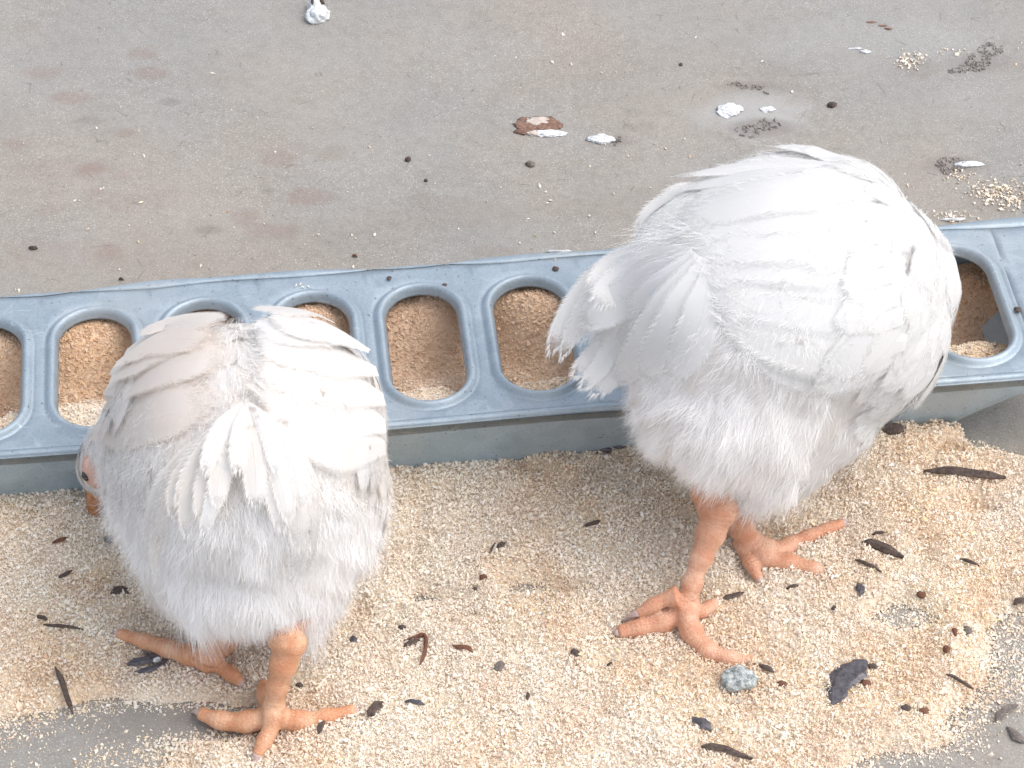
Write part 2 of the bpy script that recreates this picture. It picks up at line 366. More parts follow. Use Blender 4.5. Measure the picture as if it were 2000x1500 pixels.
# long sides need points along them: insert by subdividing afterwards
Vp = np.concatenate(rings + [np.array([[ (LS0 + PS1) / 2, 0, .0006]])]); Fq = np.concatenate([np.stack([i * n + k, i * n + k2, (i + 1) * n + k2, (i + 1) * n + k], 1) for i in range(len(rings) - 1)])
Ft = np.stack([k2, k, np.full(n, len(Vp) - 1)], 1)
pan = mesh_np('pan', toworld(Vp), [Fq, Ft], M['pan'], trough)
bm = bmesh.new(); bm.from_mesh(pan.data); le = [e for e in bm.edges if e.calc_length() > .2]; bmesh.ops.subdivide_edges(bm, edges=le, cuts=60, use_grid_fill=True)
for v in bm.verts:
    s = v.co.x; v.co.y += .0008 * sin(s * 31) * (v.co.z / .05) ; v.co.y += (float(vnoise(s, v.co.z, .025, 8)) - .5) * .0012
bm.to_mesh(pan.data); bm.free()
for p_ in pan.data.polygons: p_.use_smooth = True
md = pan.modifiers.new('thickness', 'SOLIDIFY'); md.thickness = .0007; md.offset = 0

# ------------------------------------------------------------------ grains
OCT = np.array([[1, 0, 0], [-1, 0, 0], [0, 1, 0], [0, -1, 0], [0, 0, 1], [0, 0, -1]], float)
OCF = np.array([[0, 2, 4], [2, 1, 4], [1, 3, 4], [3, 0, 4], [2, 0, 5], [1, 2, 5], [3, 1, 5], [0, 3, 5]])
CUB = np.array([[x, y, z] for x in (-1, 1) for y in (-1, 1) for z in (-1, 1)], float) * .68
CUF = np.array([[0, 1, 3, 2], [4, 6, 7, 5], [0, 4, 5, 1], [2, 3, 7, 6], [0, 2, 6, 4], [1, 5, 7, 3]])
def grain_mesh(name, P, size, mat, bed=None, bedmat=None, elong=1.7):
    """every grain an irregular crumb of eight facets; bed = (V, F) of the layer they lie on, kept in the same object"""
    n = len(P); a = rng.normal(size=(n, 4)); a /= np.linalg.norm(a, axis=1)[:, None]; w, x, y, z = a.T
    Rm = np.stack([1 - 2 * (y * y + z * z), 2 * (x * y - z * w), 2 * (x * z + y * w), 2 * (x * y + z * w), 1 - 2 * (x * x + z * z), 2 * (y * z - x * w), 2 * (x * z - y * w), 2 * (y * z + x * w), 1 - 2 * (x * x + y * y)], 1).reshape(n, 3, 3)
    B = OCT[None] * (1 + rng.uniform(-.4, .4, (n, 6, 1))) + rng.uniform(-.25, .25, (n, 6, 3)); sc = np.stack([rng.uniform(.9, elong, n), rng.uniform(.7, 1.1, n), rng.uniform(.45, .9, n)], 1)
    B = B * sc[:, None] * (size / 2)[:, None, None]; Vv = (np.einsum('nij,nkj->nki', Rm, B) + P[:, None]).reshape(-1, 3)
    Fv = (OCF[None] + (np.arange(n) * 6)[:, None, None]).reshape(-1, 3)
    if bed is None: return mesh_np(name, Vv, Fv, mat, shade=False)
    k = len(bed[0]); mi = np.concatenate([np.zeros(len(bed[1]), int), np.ones(len(Fv), int)])
    return mesh_np(name, np.concatenate([bed[0], Vv]), [bed[1], Fv + k], [bedmat, mat], shade=False, matidx=mi)

# spilled feed: coverage in photo px, thickness in metres
BARE = [(60,1480,230,90,1.35),(330,1410,170,34,1.15),(200,1375,60,14,.3),(1985,890,120,30,1.2),(1860,905,60,12,.5),(2010,1460,160,120,1.3),(1990,1270,70,60,.55),(1045,1155,75,26,1.0),(1765,1210,80,40,.95),(850,1175,70,22,.55),
        (1900,1010,60,26,.6),(1790,1505,190,40,1.2),(1200,1240,70,50,.3),(860,1225,80,20,.2),(1340,1240,60,40,.3),(1460,1130,60,40,.25),(1930,1180,80,40,.32),(640,1470,70,16,.2),(60,1340,60,20,.2),(1560,1240,70,40,.25)]
def img(P):
    d = P - CAMP; dep = d @ FW; return 1000 + FPX * (d @ RT) / dep, 750 - FPX * (d @ UP) / dep
UPX = np.array([-300, 0, 190, 300, 700, 770, 900, 1060, 1150, 1200, 1300, 1480, 1660, 1720, 1830, 1880, 1960, 2000, 2300]); UPY = np.array([985, 968, 948, 935, 922, 905, 884, 878, 886, 905, 902, 880, 872, 868, 856, 880, 905, 912, 940])
def cover(x, y):
    P = np.column_stack([x.ravel(), y.ravel(), 0 * x.ravel()]); u, v = img(P); u = u.reshape(x.shape); v = v.reshape(x.shape)
    c = .90 + (fbm(x, y, .05, 31) - .5) * .95 + (fbm(x, y, .014, 37) - .5) * .60 - .10 * smooth(1150, 1500, v)
    for a, b, ra, rb, s in BARE: c = c - s * np.exp(-(((u - a) / ra) ** 2 + ((v - b) / rb) ** 2))
    edge = (v - np.interp(u, UPX, UPY)) / np.interp(u, [1650, 1750], [14.0, 34.0])
    c = np.minimum(c, edge + .45 + (vnoise(x, y, .006, 3) - .5) * .6)
    return c
def heap(x, y):
    """height of the spilled feed above the slab; higher against the trough"""
    c = cover(x, y); d = (x - O[0]) * Wd[0] + (y - O[1]) * Wd[1] - HW
    hump = .010 * np.exp(-np.clip(d - .0, 0, 1) / .045) * (.6 + .9 * vnoise(x, y, .06, 12))
    h = (.0018 + hump + .0050 * fbm(x, y, .03, 41) + .0040 * fbm(x, y, .011, 43)) * smooth(.15, .95, c)
    return np.where(c > .12, h, -.0035)
fx = np.arange(-.30, .32, .0022); fy = np.arange(-.262, -.02, .0022)
Vb, Fb = grid(fx, fy, lambda x, y: heap(x, y) + yard_z(x, y) * .8 - .0012)
n = 800000; gx_ = rng.uniform(-.34, .34, n); gy_ = rng.uniform(-.34, -.03, n); c = cover(gx_, gy_)
keep = (rng.uniform(0, 1, n) < np.clip(smooth(-.7, .6, c) ** 1.6, .012, 1) * .75) & (c > -2.2)
Pz = np.stack([gx_, gy_], 1); u_, v_ = img(np.column_stack([Pz, 0 * gx_])); keep &= (u_ > -60) & (u_ < 2060) & (v_ < 1580) & (v_ > 840) & ((c > -.9) | (v_ > 1300))
gx_, gy_, c = gx_[keep], gy_[keep], c[keep]
sz = rng.gamma(4, .00020, len(gx_)).clip(.0004, .0026)
hz = np.maximum(heap(gx_, gy_), 0) + yard_z(gx_, gy_) + sz * .22 + rng.uniform(0, .0007, len(gx_)) * (c > .5)
print('GRAINS', len(gx_))
bed = grain_mesh('spilled_feed', np.column_stack([gx_, gy_, hz]), sz, M['grain'], (Vb, Fb), M['feedbed'])
tag(bed, 'loose tan crumbled chick feed spilled over the ground in front of the trough', 'chicken feed', kind='stuff')

# feed inside the trough
def tfeed(s, t):
    c = TC
    t1 = t + .012 * (vnoise(s, t, .035, 5) - .5); t2 = t + .03 * (vnoise(s, t * .5, .05, 15) - .5)
    return .018 + .006 * smooth(-.006, .004, t2) + .012 * smooth(.0095, .0150, t1) + .026 * smooth(-.010, -.034, t2) + (fbm(s, t, .05, 51) - .5) * .018 + (fbm(s, t, .018, 53) - .5) * .010 - .010 * smooth(S0 + SP * 4.75, S0 + SP * 5.2, s) * smooth(.02, -.03, t)
ts = np.arange(LS0 + .03, LS1 - .025, .0025); tt = np.linspace(-HW + .008, HW - .006, 44)
Vt, Ft_ = grid(ts, tt, lambda s, t: np.minimum(tfeed(s, t), .046)); 
n = 110000; s_ = rng.uniform(-.30, LS1 - .03, n); t_ = rng.uniform(-HW + .009, HW - .007, n); sz = rng.gamma(4, .00022, n).clip(.0004, .0026)
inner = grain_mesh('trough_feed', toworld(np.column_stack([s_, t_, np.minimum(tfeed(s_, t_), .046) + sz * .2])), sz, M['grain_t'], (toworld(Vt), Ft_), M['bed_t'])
tag(inner, 'deep bed of orange-tan feed filling the inside of the trough', 'chicken feed', kind='stuff')
# ------------------------------------------------------------------ loose crumbs on the open slab
n = 420; u = rng.uniform(0, 2000, n); v = rng.uniform(60, 570, n); keep = rng.uniform(0, 1, n) < (.25 + .75 * smooth(200, 520, v)); u, v = u[keep], v[keep]
P = np.array([at(a, b, .0005) for a, b in zip(u, v)]); 
clusters = [(1775, 118, 26, 16, 80), (1950, 378, 55, 22, 260), (1875, 345, 26, 12, 40), (1858, 424, 24, 9, 60), (1800, 110, 14, 8, 20), (1860, 100, 30, 8, 18), (1990, 400, 30, 14, 60), (575, 560, 9, 4, 0)]
for a, b, ra, rb, k in clusters:
    if k: P = np.concatenate([P, np.array([at(a + rng.normal() * ra * .6, b + rng.normal() * rb * .6, .0006) for _ in range(k)])])
P[:, 2] += yard_z(P[:, 0], P[:, 1]); sz = rng.gamma(5, .00024, len(P)).clip(.0006, .0026)
cr = grain_mesh('scattered_crumbs', P, sz, M['grain']); tag(cr, 'tiny feed crumbs scattered thinly over the bare concrete behind the trough', 'feed crumbs', kind='stuff')

# ------------------------------------------------------------------ debris, every piece a thing
def ground_z(x, y): return float(max(heap(np.array([x]), np.array([y]))[0], 0) + yard_z(np.array([x]), np.array([y]))[0])
def chip(pts, width, mat, name, label, cat, thick=.0011, jag=.25, lift=.0006, parent=None, group=None):
    """a splinter following photo points, jagged edges, real thickness; width in photo px"""
    W3 = np.array([at(a, b) for a, b in pts]); W3 = catmull(W3, max(7, 5 * len(pts))); n = len(W3)
    T = np.gradient(W3, axis=0); T /= np.linalg.norm(T, axis=1)[:, None]; S = np.cross(T, [0, 0, 1.]); t = np.linspace(0, 1, n)
    prof = np.clip(np.minimum(t * rng.uniform(2.5, 6), (1 - t) * rng.uniform(2.2, 5)) + .12, 0, 1); tk = thick * .75 * rng.uniform(.8, 1.2); w0 = width / 3900 / 2
    def rough_edge(): k = max(4, n // 3); return 1 + np.interp(t, np.linspace(0, 1, k), rng.uniform(-jag, jag, k)) * 1.25 + rng.uniform(-jag, jag, n) * .3
    wl = w0 * prof * rough_edge(); wr = w0 * prof * rough_edge()
    zb = np.array([ground_z(p[0], p[1]) for p in W3]); zb = zb * .35 + zb.max() * .65 + lift; rise = np.sin(t * pi) * thick * .5
    V = []
    for i in range(n):
        c = W3[i].copy(); z = zb[i] + rise[i]
        q_ = .35 + .65 * prof[i]
        for off, dz in ((-wl[i], 0), (-wl[i] * .7, tk * q_), (wr[i] * .45, tk * q_ * 1.15), (wr[i], tk * .2), (wr[i] * .7, -tk * .6), (-wl[i] * .7, -tk * .6)):
            q = c + S[i] * off; V.append([q[0], q[1], z + dz])
    V = np.array(V); k = np.arange(6); k2 = (k + 1) % 6
    F = np.concatenate([np.stack([i * 6 + k, i * 6 + k2, (i + 1) * 6 + k2, (i + 1) * 6 + k], 1) for i in range(n - 1)])
    G = np.array([[0, 1, 2, 3, 4, 5][::-1], [(n - 1) * 6 + q for q in range(6)]])
    o = mesh_np(name, V, [F, G], M[mat], parent, shade=False)
    if parent is None: origin_to(o, W3.mean(0) + np.array([0, 0, zb.min()])); tag(o, label, cat, group)
    return o
def lump(px, py, rx, ry, h, mat, name, label, cat, rough=.28, seed=0, parent=None, sub=3, flat=False, base=None):
    bm = bmesh.new(); bmesh.ops.create_icosphere(bm, subdivisions=sub, radius=1); c = at(px, py); z = ground_z(c[0], c[1]) if base is None else base
    a = rx / 3900; b = ry / 3900
    V = np.array([v.co[:] for v in bm.verts]); d = 1 + rough * 2 * (fbm(V[:, 0] + V[:, 2] * .7 + seed * 3.1, V[:, 1] - V[:, 2] * .9 + seed, .7, 61 + seed, 3) - .5)
    d += rough * .9 * (fbm(V[:, 0] * 1.3 + V[:, 2] + seed, V[:, 1] + V[:, 2] * .5, .22, 71 + seed, 2) - .5)
    V = V * d[:, None] * np.array([a, b, h / 2]); V[:, 2] = np.maximum(V[:, 2], -h * .22)
    for v, q in zip(bm.verts, V): v.co = q
    me_ = bpy.data.meshes.new(name); bm.to_mesh(me_); bm.free(); me_.materials.append(M[mat]); me_.transform(Matrix.Translation((c[0], c[1], z + h * .2)))
    for p_ in me_.polygons: p_.use_smooth = not flat
    o = bpy.data.objects.new(name, me_); COL.objects.link(o)
    if parent: o.parent = parent; o.matrix_parent_inverse = Matrix.Translation(-Vector(parent.location))
    else: origin_to(o, (c[0], c[1], z)); tag(o, label, cat)
    return o
BK = 'bark_chip'; C_ = 'bark chip'
chip([(1798,958),(1850,961),(1905,966),(1958,970)], 17, 'bark', BK, 'longest flat dark bark chip, lying on the feed at the far right', C_, thick=.0020, jag=.12)
chip([(1680,1086),(1705,1091),(1735,1103),(1762,1113)], 20, 'bark', BK, 'thick dark brown bark chip right of the toe tips of the right chicken', C_, thick=.0024, jag=.2)
chip([(1666,1122),(1690,1133),(1718,1146)], 7, 'bark', 'wood_splinter', 'thin dark splinter lying just below the thick chip beside the toe tips', 'splinter')
chip([(1700,1066),(1726,1064)], 5, 'bark', 'wood_splinter', 'very short level splinter just above the thick chip beside the toe tips', 'splinter')
chip([(1533,1170),(1558,1163)], 5, 'bark', 'wood_splinter', 'tiny thin splinter between the two feet of the right chicken and the grey patch', 'splinter')
chip([(1672,1160),(1678,1175),(1677,1187)], 15, 'bark_wet', BK, 'small upright black speck of bark in the thin grey feed on the right', C_, jag=.4)
chip([(1622,1212),(1630,1205)], 9, 'bark', BK, 'tiny dark speck below and left of the upright black speck', C_, jag=.4)
chip([(1408,1193),(1430,1188),(1452,1180)], 10, 'bark', BK, 'black bark sliver touching the small hind toe of the right chicken', C_, jag=.3)
chip([(1690,1312),(1668,1325),(1648,1345),(1638,1372),(1622,1398)], 44, 'bark_wet', 'bark_flake', 'large ragged purplish black bark flake, below right of the speckled stone', 'bark flake', jag=.32, thick=.0016)
chip([(1480,1320),(1495,1328),(1510,1335)], 10, 'bark', BK, 'brown bark bit touching the upper right of the speckled stone', C_, jag=.4)
chip([(1350,1415),(1360,1424),(1375,1430),(1390,1442)], 14, 'bark_wet', BK, 'black two-lobed bark crumb below the speckled stone', C_, jag=.6)
chip([(1368,1478),(1410,1486),(1470,1503)], 15, 'bark', BK, 'dark bark stick cut by the bottom edge of the picture', C_, thick=.002)
chip([(1844,1338),(1870,1348),(1898,1360)], 7, 'bark', 'wood_splinter', 'thin grey splinter below right of the large ragged flake', 'splinter')
chip([(1870,1118),(1888,1124),(1908,1132)], 5, 'bark', 'wood_splinter', 'thin curved splinter right of the toe tips under the longest chip', 'splinter')
chip([(1976,1192),(2004,1184)], 15, 'bark', BK, 'dark bark chip cut by the right edge of the picture', C_)
chip([(1944,1412),(1958,1394),(1988,1380)], 17, 'leaf_grey', 'dry_leaf', 'curled grey brown leaf scrap on bare concrete in the lower right corner', 'leaf', jag=.5, lift=.0015)
chip([(1966,1420),(1985,1440),(2004,1450)], 16, 'leaf_grey', 'dry_leaf', 'flat grey leaf scrap below the curled one in the lower right corner', 'leaf', jag=.4)
chip([(1858,1254),(1862,1270)], 8, 'bark_red', BK, 'short reddish bark bit above the thin grey splinter', C_)
chip([(1838,1296),(1852,1292)], 12, 'bark_red', BK, 'reddish brown crumb left of the thin grey splinter', C_, jag=.5)
chip([(1690,1320),(1712,1322)], 9, 'bark', BK, 'dark crumb touching the upper tip of the large ragged flake', C_, jag=.5)
lump(1738, 893, 20, 14, .0055, 'bark', 'soil_crumb', 'round dark brown soil crumb against the trough base, above the longest chip', 'soil crumb', seed=2)
lump(1766, 1404, 9, 8, .003, 'bark', 'soil_crumb', 'left of two tiny dark crumbs beneath the large ragged flake', 'soil crumb', seed=3)
lump(1800, 1407, 11, 6, .0025, 'bark_red', 'soil_crumb', 'reddish right one of two tiny crumbs beneath the large ragged flake', 'soil crumb', seed=4)
lump(1525, 1360, 9, 6, .0025, 'bark_red', 'soil_crumb', 'tiny reddish crumb right of the speckled stone', 'soil crumb', seed=5)
lump(1688, 1352, 10, 8, .003, 'bark_red', 'soil_crumb', 'reddish crumb at the right side of the large ragged flake', 'soil crumb', seed=6)
lump(1886, 1250, 8, 9, .003, 'leaf_grey', 'soil_crumb', 'grey crumb right of the short reddish bark bit', 'soil crumb', seed=7)
lump(1798, 1176, 9, 7, .003, 'bark_red', 'soil_crumb', 'brown crumb in the thin feed right of the upright black speck', 'soil crumb', seed=8)
lump(1176, 914, 20, 13, .005, 'bark_wet', 'soil_crumb', 'left black crumb at the trough base under the right chicken', 'soil crumb', seed=9, rough=.4)
lump(1206, 910, 18, 13, .005, 'bark_wet', 'soil_crumb', 'right black crumb at the trough base under the right chicken', 'soil crumb', seed=10, rough=.4)
# middle
chip([(788,1271),(812,1264),(830,1262),(832,1285),(826,1308),(820,1320)], 7, 'bark_red', 'bent_twig', 'thin reddish twig bent like a hook on the feed right of the left chicken', 'twig', thick=.0015, jag=.1)
chip([(788,1280),(805,1274),(822,1266)], 11, 'bark', BK, 'dark chip tucked inside the hook of the bent twig', C_, jag=.3)
chip([(884,1282),(898,1287),(912,1288),(924,1296)], 9, 'bark_red', BK, 'wavy dark sliver right of the bent twig', C_, jag=.3)
chip([(972,1340),(979,1316)], 16, 'leaf_grey', BK, 'upright greyish chip in the middle of the spilled feed', C_, jag=.2)
chip([(1115,1291),(1122,1297),(1130,1307)], 12, 'bark', BK, 'stubby dark chip left of the foot of the right chicken', C_, jag=.3)
chip([(1030,1394),(1031,1378)], 7, 'bark', BK, 'small upright dark bit low in the middle of the feed', C_)
chip([(938,1158),(952,1153)], 11, 'bark_red', BK, 'small brown crumb left of the blue-grey dusty patch', C_, jag=.6)
chip([(955,1110),(962,1098),(968,1086)], 4, 'bark', 'wood_splinter', 'fine dark splinter above left of the blue-grey dusty patch', 'splinter')
chip([(970,1097),(988,1088)], 12, 'bark', BK, 'dark wedge chip touching the fine splinter above the dusty patch', C_, jag=.4)
chip([(1140,1058),(1160,1055),(1172,1050)], 7, 'bark', BK, 'thin brown bit high in the middle of the feed', C_, jag=.5)
chip([(720,1422),(733,1410),(748,1396)], 20, 'bark', BK, 'oval dark chip with a tail, right of the toes of the left chicken', C_, jag=.35)
chip([(791,1392),(812,1394),(830,1397)], 10, 'bark_wet', BK, 'short level black chip right of the oval chip with a tail', C_)
chip([(624,1458),(630,1445),(638,1430)], 10, 'bark', BK, 'dark chip just below the right toe of the left chicken', C_, jag=.4)
chip([(683,1268),(700,1270)], 13, 'bark_wet', BK, 'small black crumb left of the bent twig', C_, jag=.5)
chip([(1184,1320),(1196,1312)], 5, 'bark', 'wood_splinter', 'tiny curved sliver below the foot of the right chicken', 'splinter')
lump(928, 1173, 5, 5, .002, 'bark', 'soil_crumb', 'round dark dot left of the blue-grey dusty patch', 'soil crumb', seed=11)
lump(586, 1357, 7, 6, .0025, 'bark', 'soil_crumb', 'tiny dark crumb beside the shank of the left chicken', 'soil crumb', seed=12)
lump(787, 1244, 7, 6, .0025, 'bark', 'soil_crumb', 'black dot just above the bent twig', 'soil crumb', seed=13)
# left
chip([(111,1323),(124,1352),(135,1382),(146,1411)], 10, 'bark', 'dry_twig', 'straight dark twig lying in the lower left, pointing down to the bare concrete', 'twig', thick=.0018, jag=.1)
chip([(88,1238),(125,1243),(166,1249)], 6, 'bark', 'dry_twig', 'thin level twig near the left edge, above the straight dark twig', 'twig', jag=.1)
chip([(219,1183),(238,1178),(254,1184)], 15, 'bark', BK, 'black crumbled chip left of the belly of the left chicken', C_, jag=.5)
chip([(108,1095),(124,1092),(141,1087)], 7, 'bark_red', BK, 'thin reddish brown sliver near the left edge under the head of the left chicken', C_)
chip([(118,1150),(132,1146),(145,1138)], 7, 'bark', BK, 'small slanted sliver below the reddish one near the left edge', C_)
chip([(76,1222),(86,1226),(96,1227)], 8, 'bark', BK, 'tiny dark bit on top of the thin level twig', C_, jag=.4)
lump(219, 1092, 10, 9, .0035, 'leaf_grey', 'soil_crumb', 'grey brown pebble by the left side of the left chicken', 'soil crumb', seed=14)
fl = empty('wet_leaf', at(295, 1300), 'wet blue-black leaf scraps crumpled under the left toe of the left chicken', 'leaf')
chip([(250,1312),(285,1303),(330,1290)], 17, 'bark_wet', 'leaf_blade', None, None, parent=fl, jag=.4)
chip([(264,1328),(295,1325),(322,1312),(328,1296)], 15, 'bark_wet', 'leaf_blade', None, None, parent=fl, jag=.4)
chip([(278,1286),(292,1284),(300,1290)], 18, 'leaf_grey', 'leaf_blade', None, None, parent=fl, jag=.3)
chip([(300,1300),(315,1306)], 12, 'droppings', 'leaf_blade', None, None, parent=fl, jag=.3)
# stones
lump(1442, 1350, 28, 23, .009, 'stone', 'stone', 'rounded grey speckled stone on the feed below the foot of the right chicken', 'stone', seed=1, rough=.35, sub=4)
st = empty('stone', at(622, 32), 'pale lumpy stone lying alone on the concrete at the top of the picture', 'stone')
lump(622, 35, 25, 24, .012, 'stone_pale', 'stone_body', None, None, rough=.35, seed=16, parent=st, sub=4)
lump(613, 18, 15, 16, .011, 'stone_pale', 'stone_lobe', None, None, rough=.4, seed=17, parent=st, sub=3)
lump(612, 22, 5, 6, .0150, 'bark', 'soil_speck', None, None, rough=.4, seed=18, parent=st, sub=2)
chip([(606,10),(616,3),(628,5),(634,8)], 8, 'bark', 'dry_twig', 'dark scrap of twig touching the top of the pale stone', 'twig')
lump(797, 313, 6, 6, .0035, 'bark', 'soil_crumb', 'black dot alone on the concrete in the upper middle', 'soil crumb', seed=19)
lump(832, 353, 4, 4, .002, 'bark', 'soil_crumb', 'tiny black dot below right of the lone black dot', 'soil crumb', seed=20)
lump(1625, 208, 9, 8, .004, 'bark', 'soil_crumb', 'dark pebble on the concrete above the back of the right chicken', 'soil crumb', seed=21, rough=.5)
lump(1330, 128, 4, 4, .002, 'bark', 'soil_crumb', 'tiny black dot high on the concrete above the brown and white dropping', 'soil crumb', seed=22)
lump(1036, 323, 9, 8, .003, 'leaf_grey', 'soil_crumb', 'brown crumb on the concrete below the brown and white dropping', 'soil crumb', seed=23, rough=.5)
chip([(56,485),(66,487),(74,486)], 7, 'bark', 'wood_splinter', 'short dark splinter on the concrete near the left end of the trough', 'splinter')
chip([(232,547),(242,548)], 5, 'bark', 'wood_splinter', 'tiny splinter on the concrete just behind the trough at the left', 'splinter')
chip([(688,500),(698,502)], 6, 'bark_red', 'wood_splinter', 'tiny reddish splinter on the concrete just behind the middle of the trough', 'splinter')
chip([(1835,432),(1868,433),(1885,431)], 6, 'droppings', 'straw', 'short pale straw lying behind the trough at the right', 'straw', jag=.1)
chip([(1065,494),(1095,496),(1118,494)], 5, 'droppings', 'straw', 'short pale straw lying behind the middle of the trough', 'straw', jag=.1)
# bird droppings on the slab
def dropping(label, parts):
    c = at(*parts[0][:2]); e = empty('bird_dropping', tuple(c), label, 'bird dropping')
    for i, (px, py, rx, ry, h, mat, nm) in enumerate(parts):
        if mat == 'drop_grey':           # a crumbly smear: many tiny bits
            k = int(rx * ry * .32) + 8; aa = rng.uniform(0, 2 * pi, k); rr = np.sqrt(rng.uniform(0, 1, k)); Pg = np.array([at(px + rx * r_ * cos(a_), py + ry * r_ * sin(a_), .0003) for a_, r_ in zip(aa, rr)])
            keep = vnoise(Pg[:, 0], Pg[:, 1], .003, 77 + i) > .38; Pg = Pg[keep]; Pg[:, 2] += yard_z(Pg[:, 0], Pg[:, 1])
            o = grain_mesh(nm, Pg, rng.uniform(.0006, .0020, len(Pg)), M['drop_grey']); o.parent = e; o.matrix_parent_inverse = Matrix.Translation(-Vector(e.location)); continue
        lump(px, py, rx, ry, h * .55, mat, nm, None, None, rough=.6, seed=30 + i + int(px) % 7, parent=e, sub=4)
dropping('brown ringed dropping with a white streak on the concrete in the upper middle', [(1052,245,46,26,.0016,'drop_brown','brown_rim'),(1050,238,24,13,.0024,'leaf_pale','pale_centre'),(1075,262,32,12,.0030,'droppings','white_streak'),(1022,258,22,11,.0024,'drop_brown','brown_smear'),(1040,262,16,8,.003,'leaf_pale','pale_smear')])
dropping('small white oval dropping right of the brown ringed one', [(1172,273,32,15,.0032,'droppings','white_blob'),(1212,279,12,10,.002,'drop_grey','grey_tip')])
dropping('wide white and grey dropping just above the back of the right chicken', [(1424,214,30,17,.0026,'droppings','white_blob'),(1422,222,22,16,.0026,'droppings','white_blob'),(1500,216,14,10,.0024,'droppings','white_blob'),(1470,256,34,15,.0030,'drop_grey','grey_smear'),(1500,245,26,11,.0026,'drop_grey','grey_smear')])
dropping('thin bluish white dropping streak at the upper right', [(1690,101,13,6,.0024,'droppings','white_blob'),(1672,95,14,3,.0016,'droppings','white_streak')])
dropping('crumbly grey dropping at the upper right corner', [(1912,118,26,14,.0028,'drop_grey','grey_smear'),(1900,130,26,10,.0024,'drop_grey','grey_smear'),(1935,95,26,13,.003,'drop_grey','grey_smear'),(1870,137,30,5,.0018,'drop_grey','grey_smear')])
dropping('grey and white dropping beside the feed crumbs right of the right chicken', [(1860,322,32,16,.0018,'drop_grey','grey_smear'),(1890,322,28,8,.0030,'droppings','white_streak'),(1850,330,18,10,.0026,'drop_grey','grey_smear')])
dropping('faint dark row of dropping crumbs above the wide white one', [(1435,166,14,5,.0015,'drop_grey','grey_smear'),(1450,170,10,4,.0018,'drop_grey','grey_smear'),(1480,172,16,5,.0016,'drop_grey','grey_smear'),(1500,180,10,5,.0018,'drop_grey','grey_smear')])
dropping('dark brown speck trail at the top right of the concrete', [(1702,43,10,3,.0015,'drop_brown','brown_smear'),(1725,50,8,4,.0015,'drop_brown','brown_smear'),(1735,56,8,4,.0018,'drop_brown','brown_smear')])
# crumbs and specks on the trough lid
def on_lid(n, a, b, ra, rb):
    P = np.array([at(a + rng.normal() * ra, b + rng.normal() * rb, H + .0006) for _ in range(n)]); return P
P = np.concatenate([on_lid(14, 588, 560, 10, 3), on_lid(8, 640, 572, 16, 5), on_lid(6, 700, 590, 8, 8), on_lid(40, 900, 640, 600, 90)]); L = (P - O) @ np.stack([U, Wd], 1)
cell = (L[:, 0] - S0 + SP / 2) % SP - SP / 2; ok = (abs(L[:, 1]) < HW - .003) & ((abs(cell) > HA + .007) | (abs(L[:, 1] - TC) > HB + .007)); P = P[ok]; P[:, 2] += wavy(L[ok][:, 0], L[ok][:, 1])
lc = grain_mesh('lid_crumbs', P, rng.uniform(.0006, .0014, len(P)), M['grain']); tag(lc, 'few tiny feed crumbs resting on the trough lid', 'feed crumbs', kind='stuff')
for px, py, r_, lab in ((760, 545, 5, 'black dot on the trough lid, left of the two above the middle hole'), (868, 559, 5, 'black dot on the trough lid, right of the two above the middle hole'), (1085, 527, 6, 'largest black dot on the trough lid, near the tail of the right chicken'), (1987, 606, 7, 'dark dot on the trough lid at the right edge of the picture')):
    c = at(px, py, H); o = lump(px, py, r_, r_, .0016, 'bark', 'soil_crumb', None, None, rough=.4, seed=int(px) % 9, sub=2, base=H + .0002)
    o.location = (c[0], c[1], H + .0003); tag(o, lab, 'soil crumb')

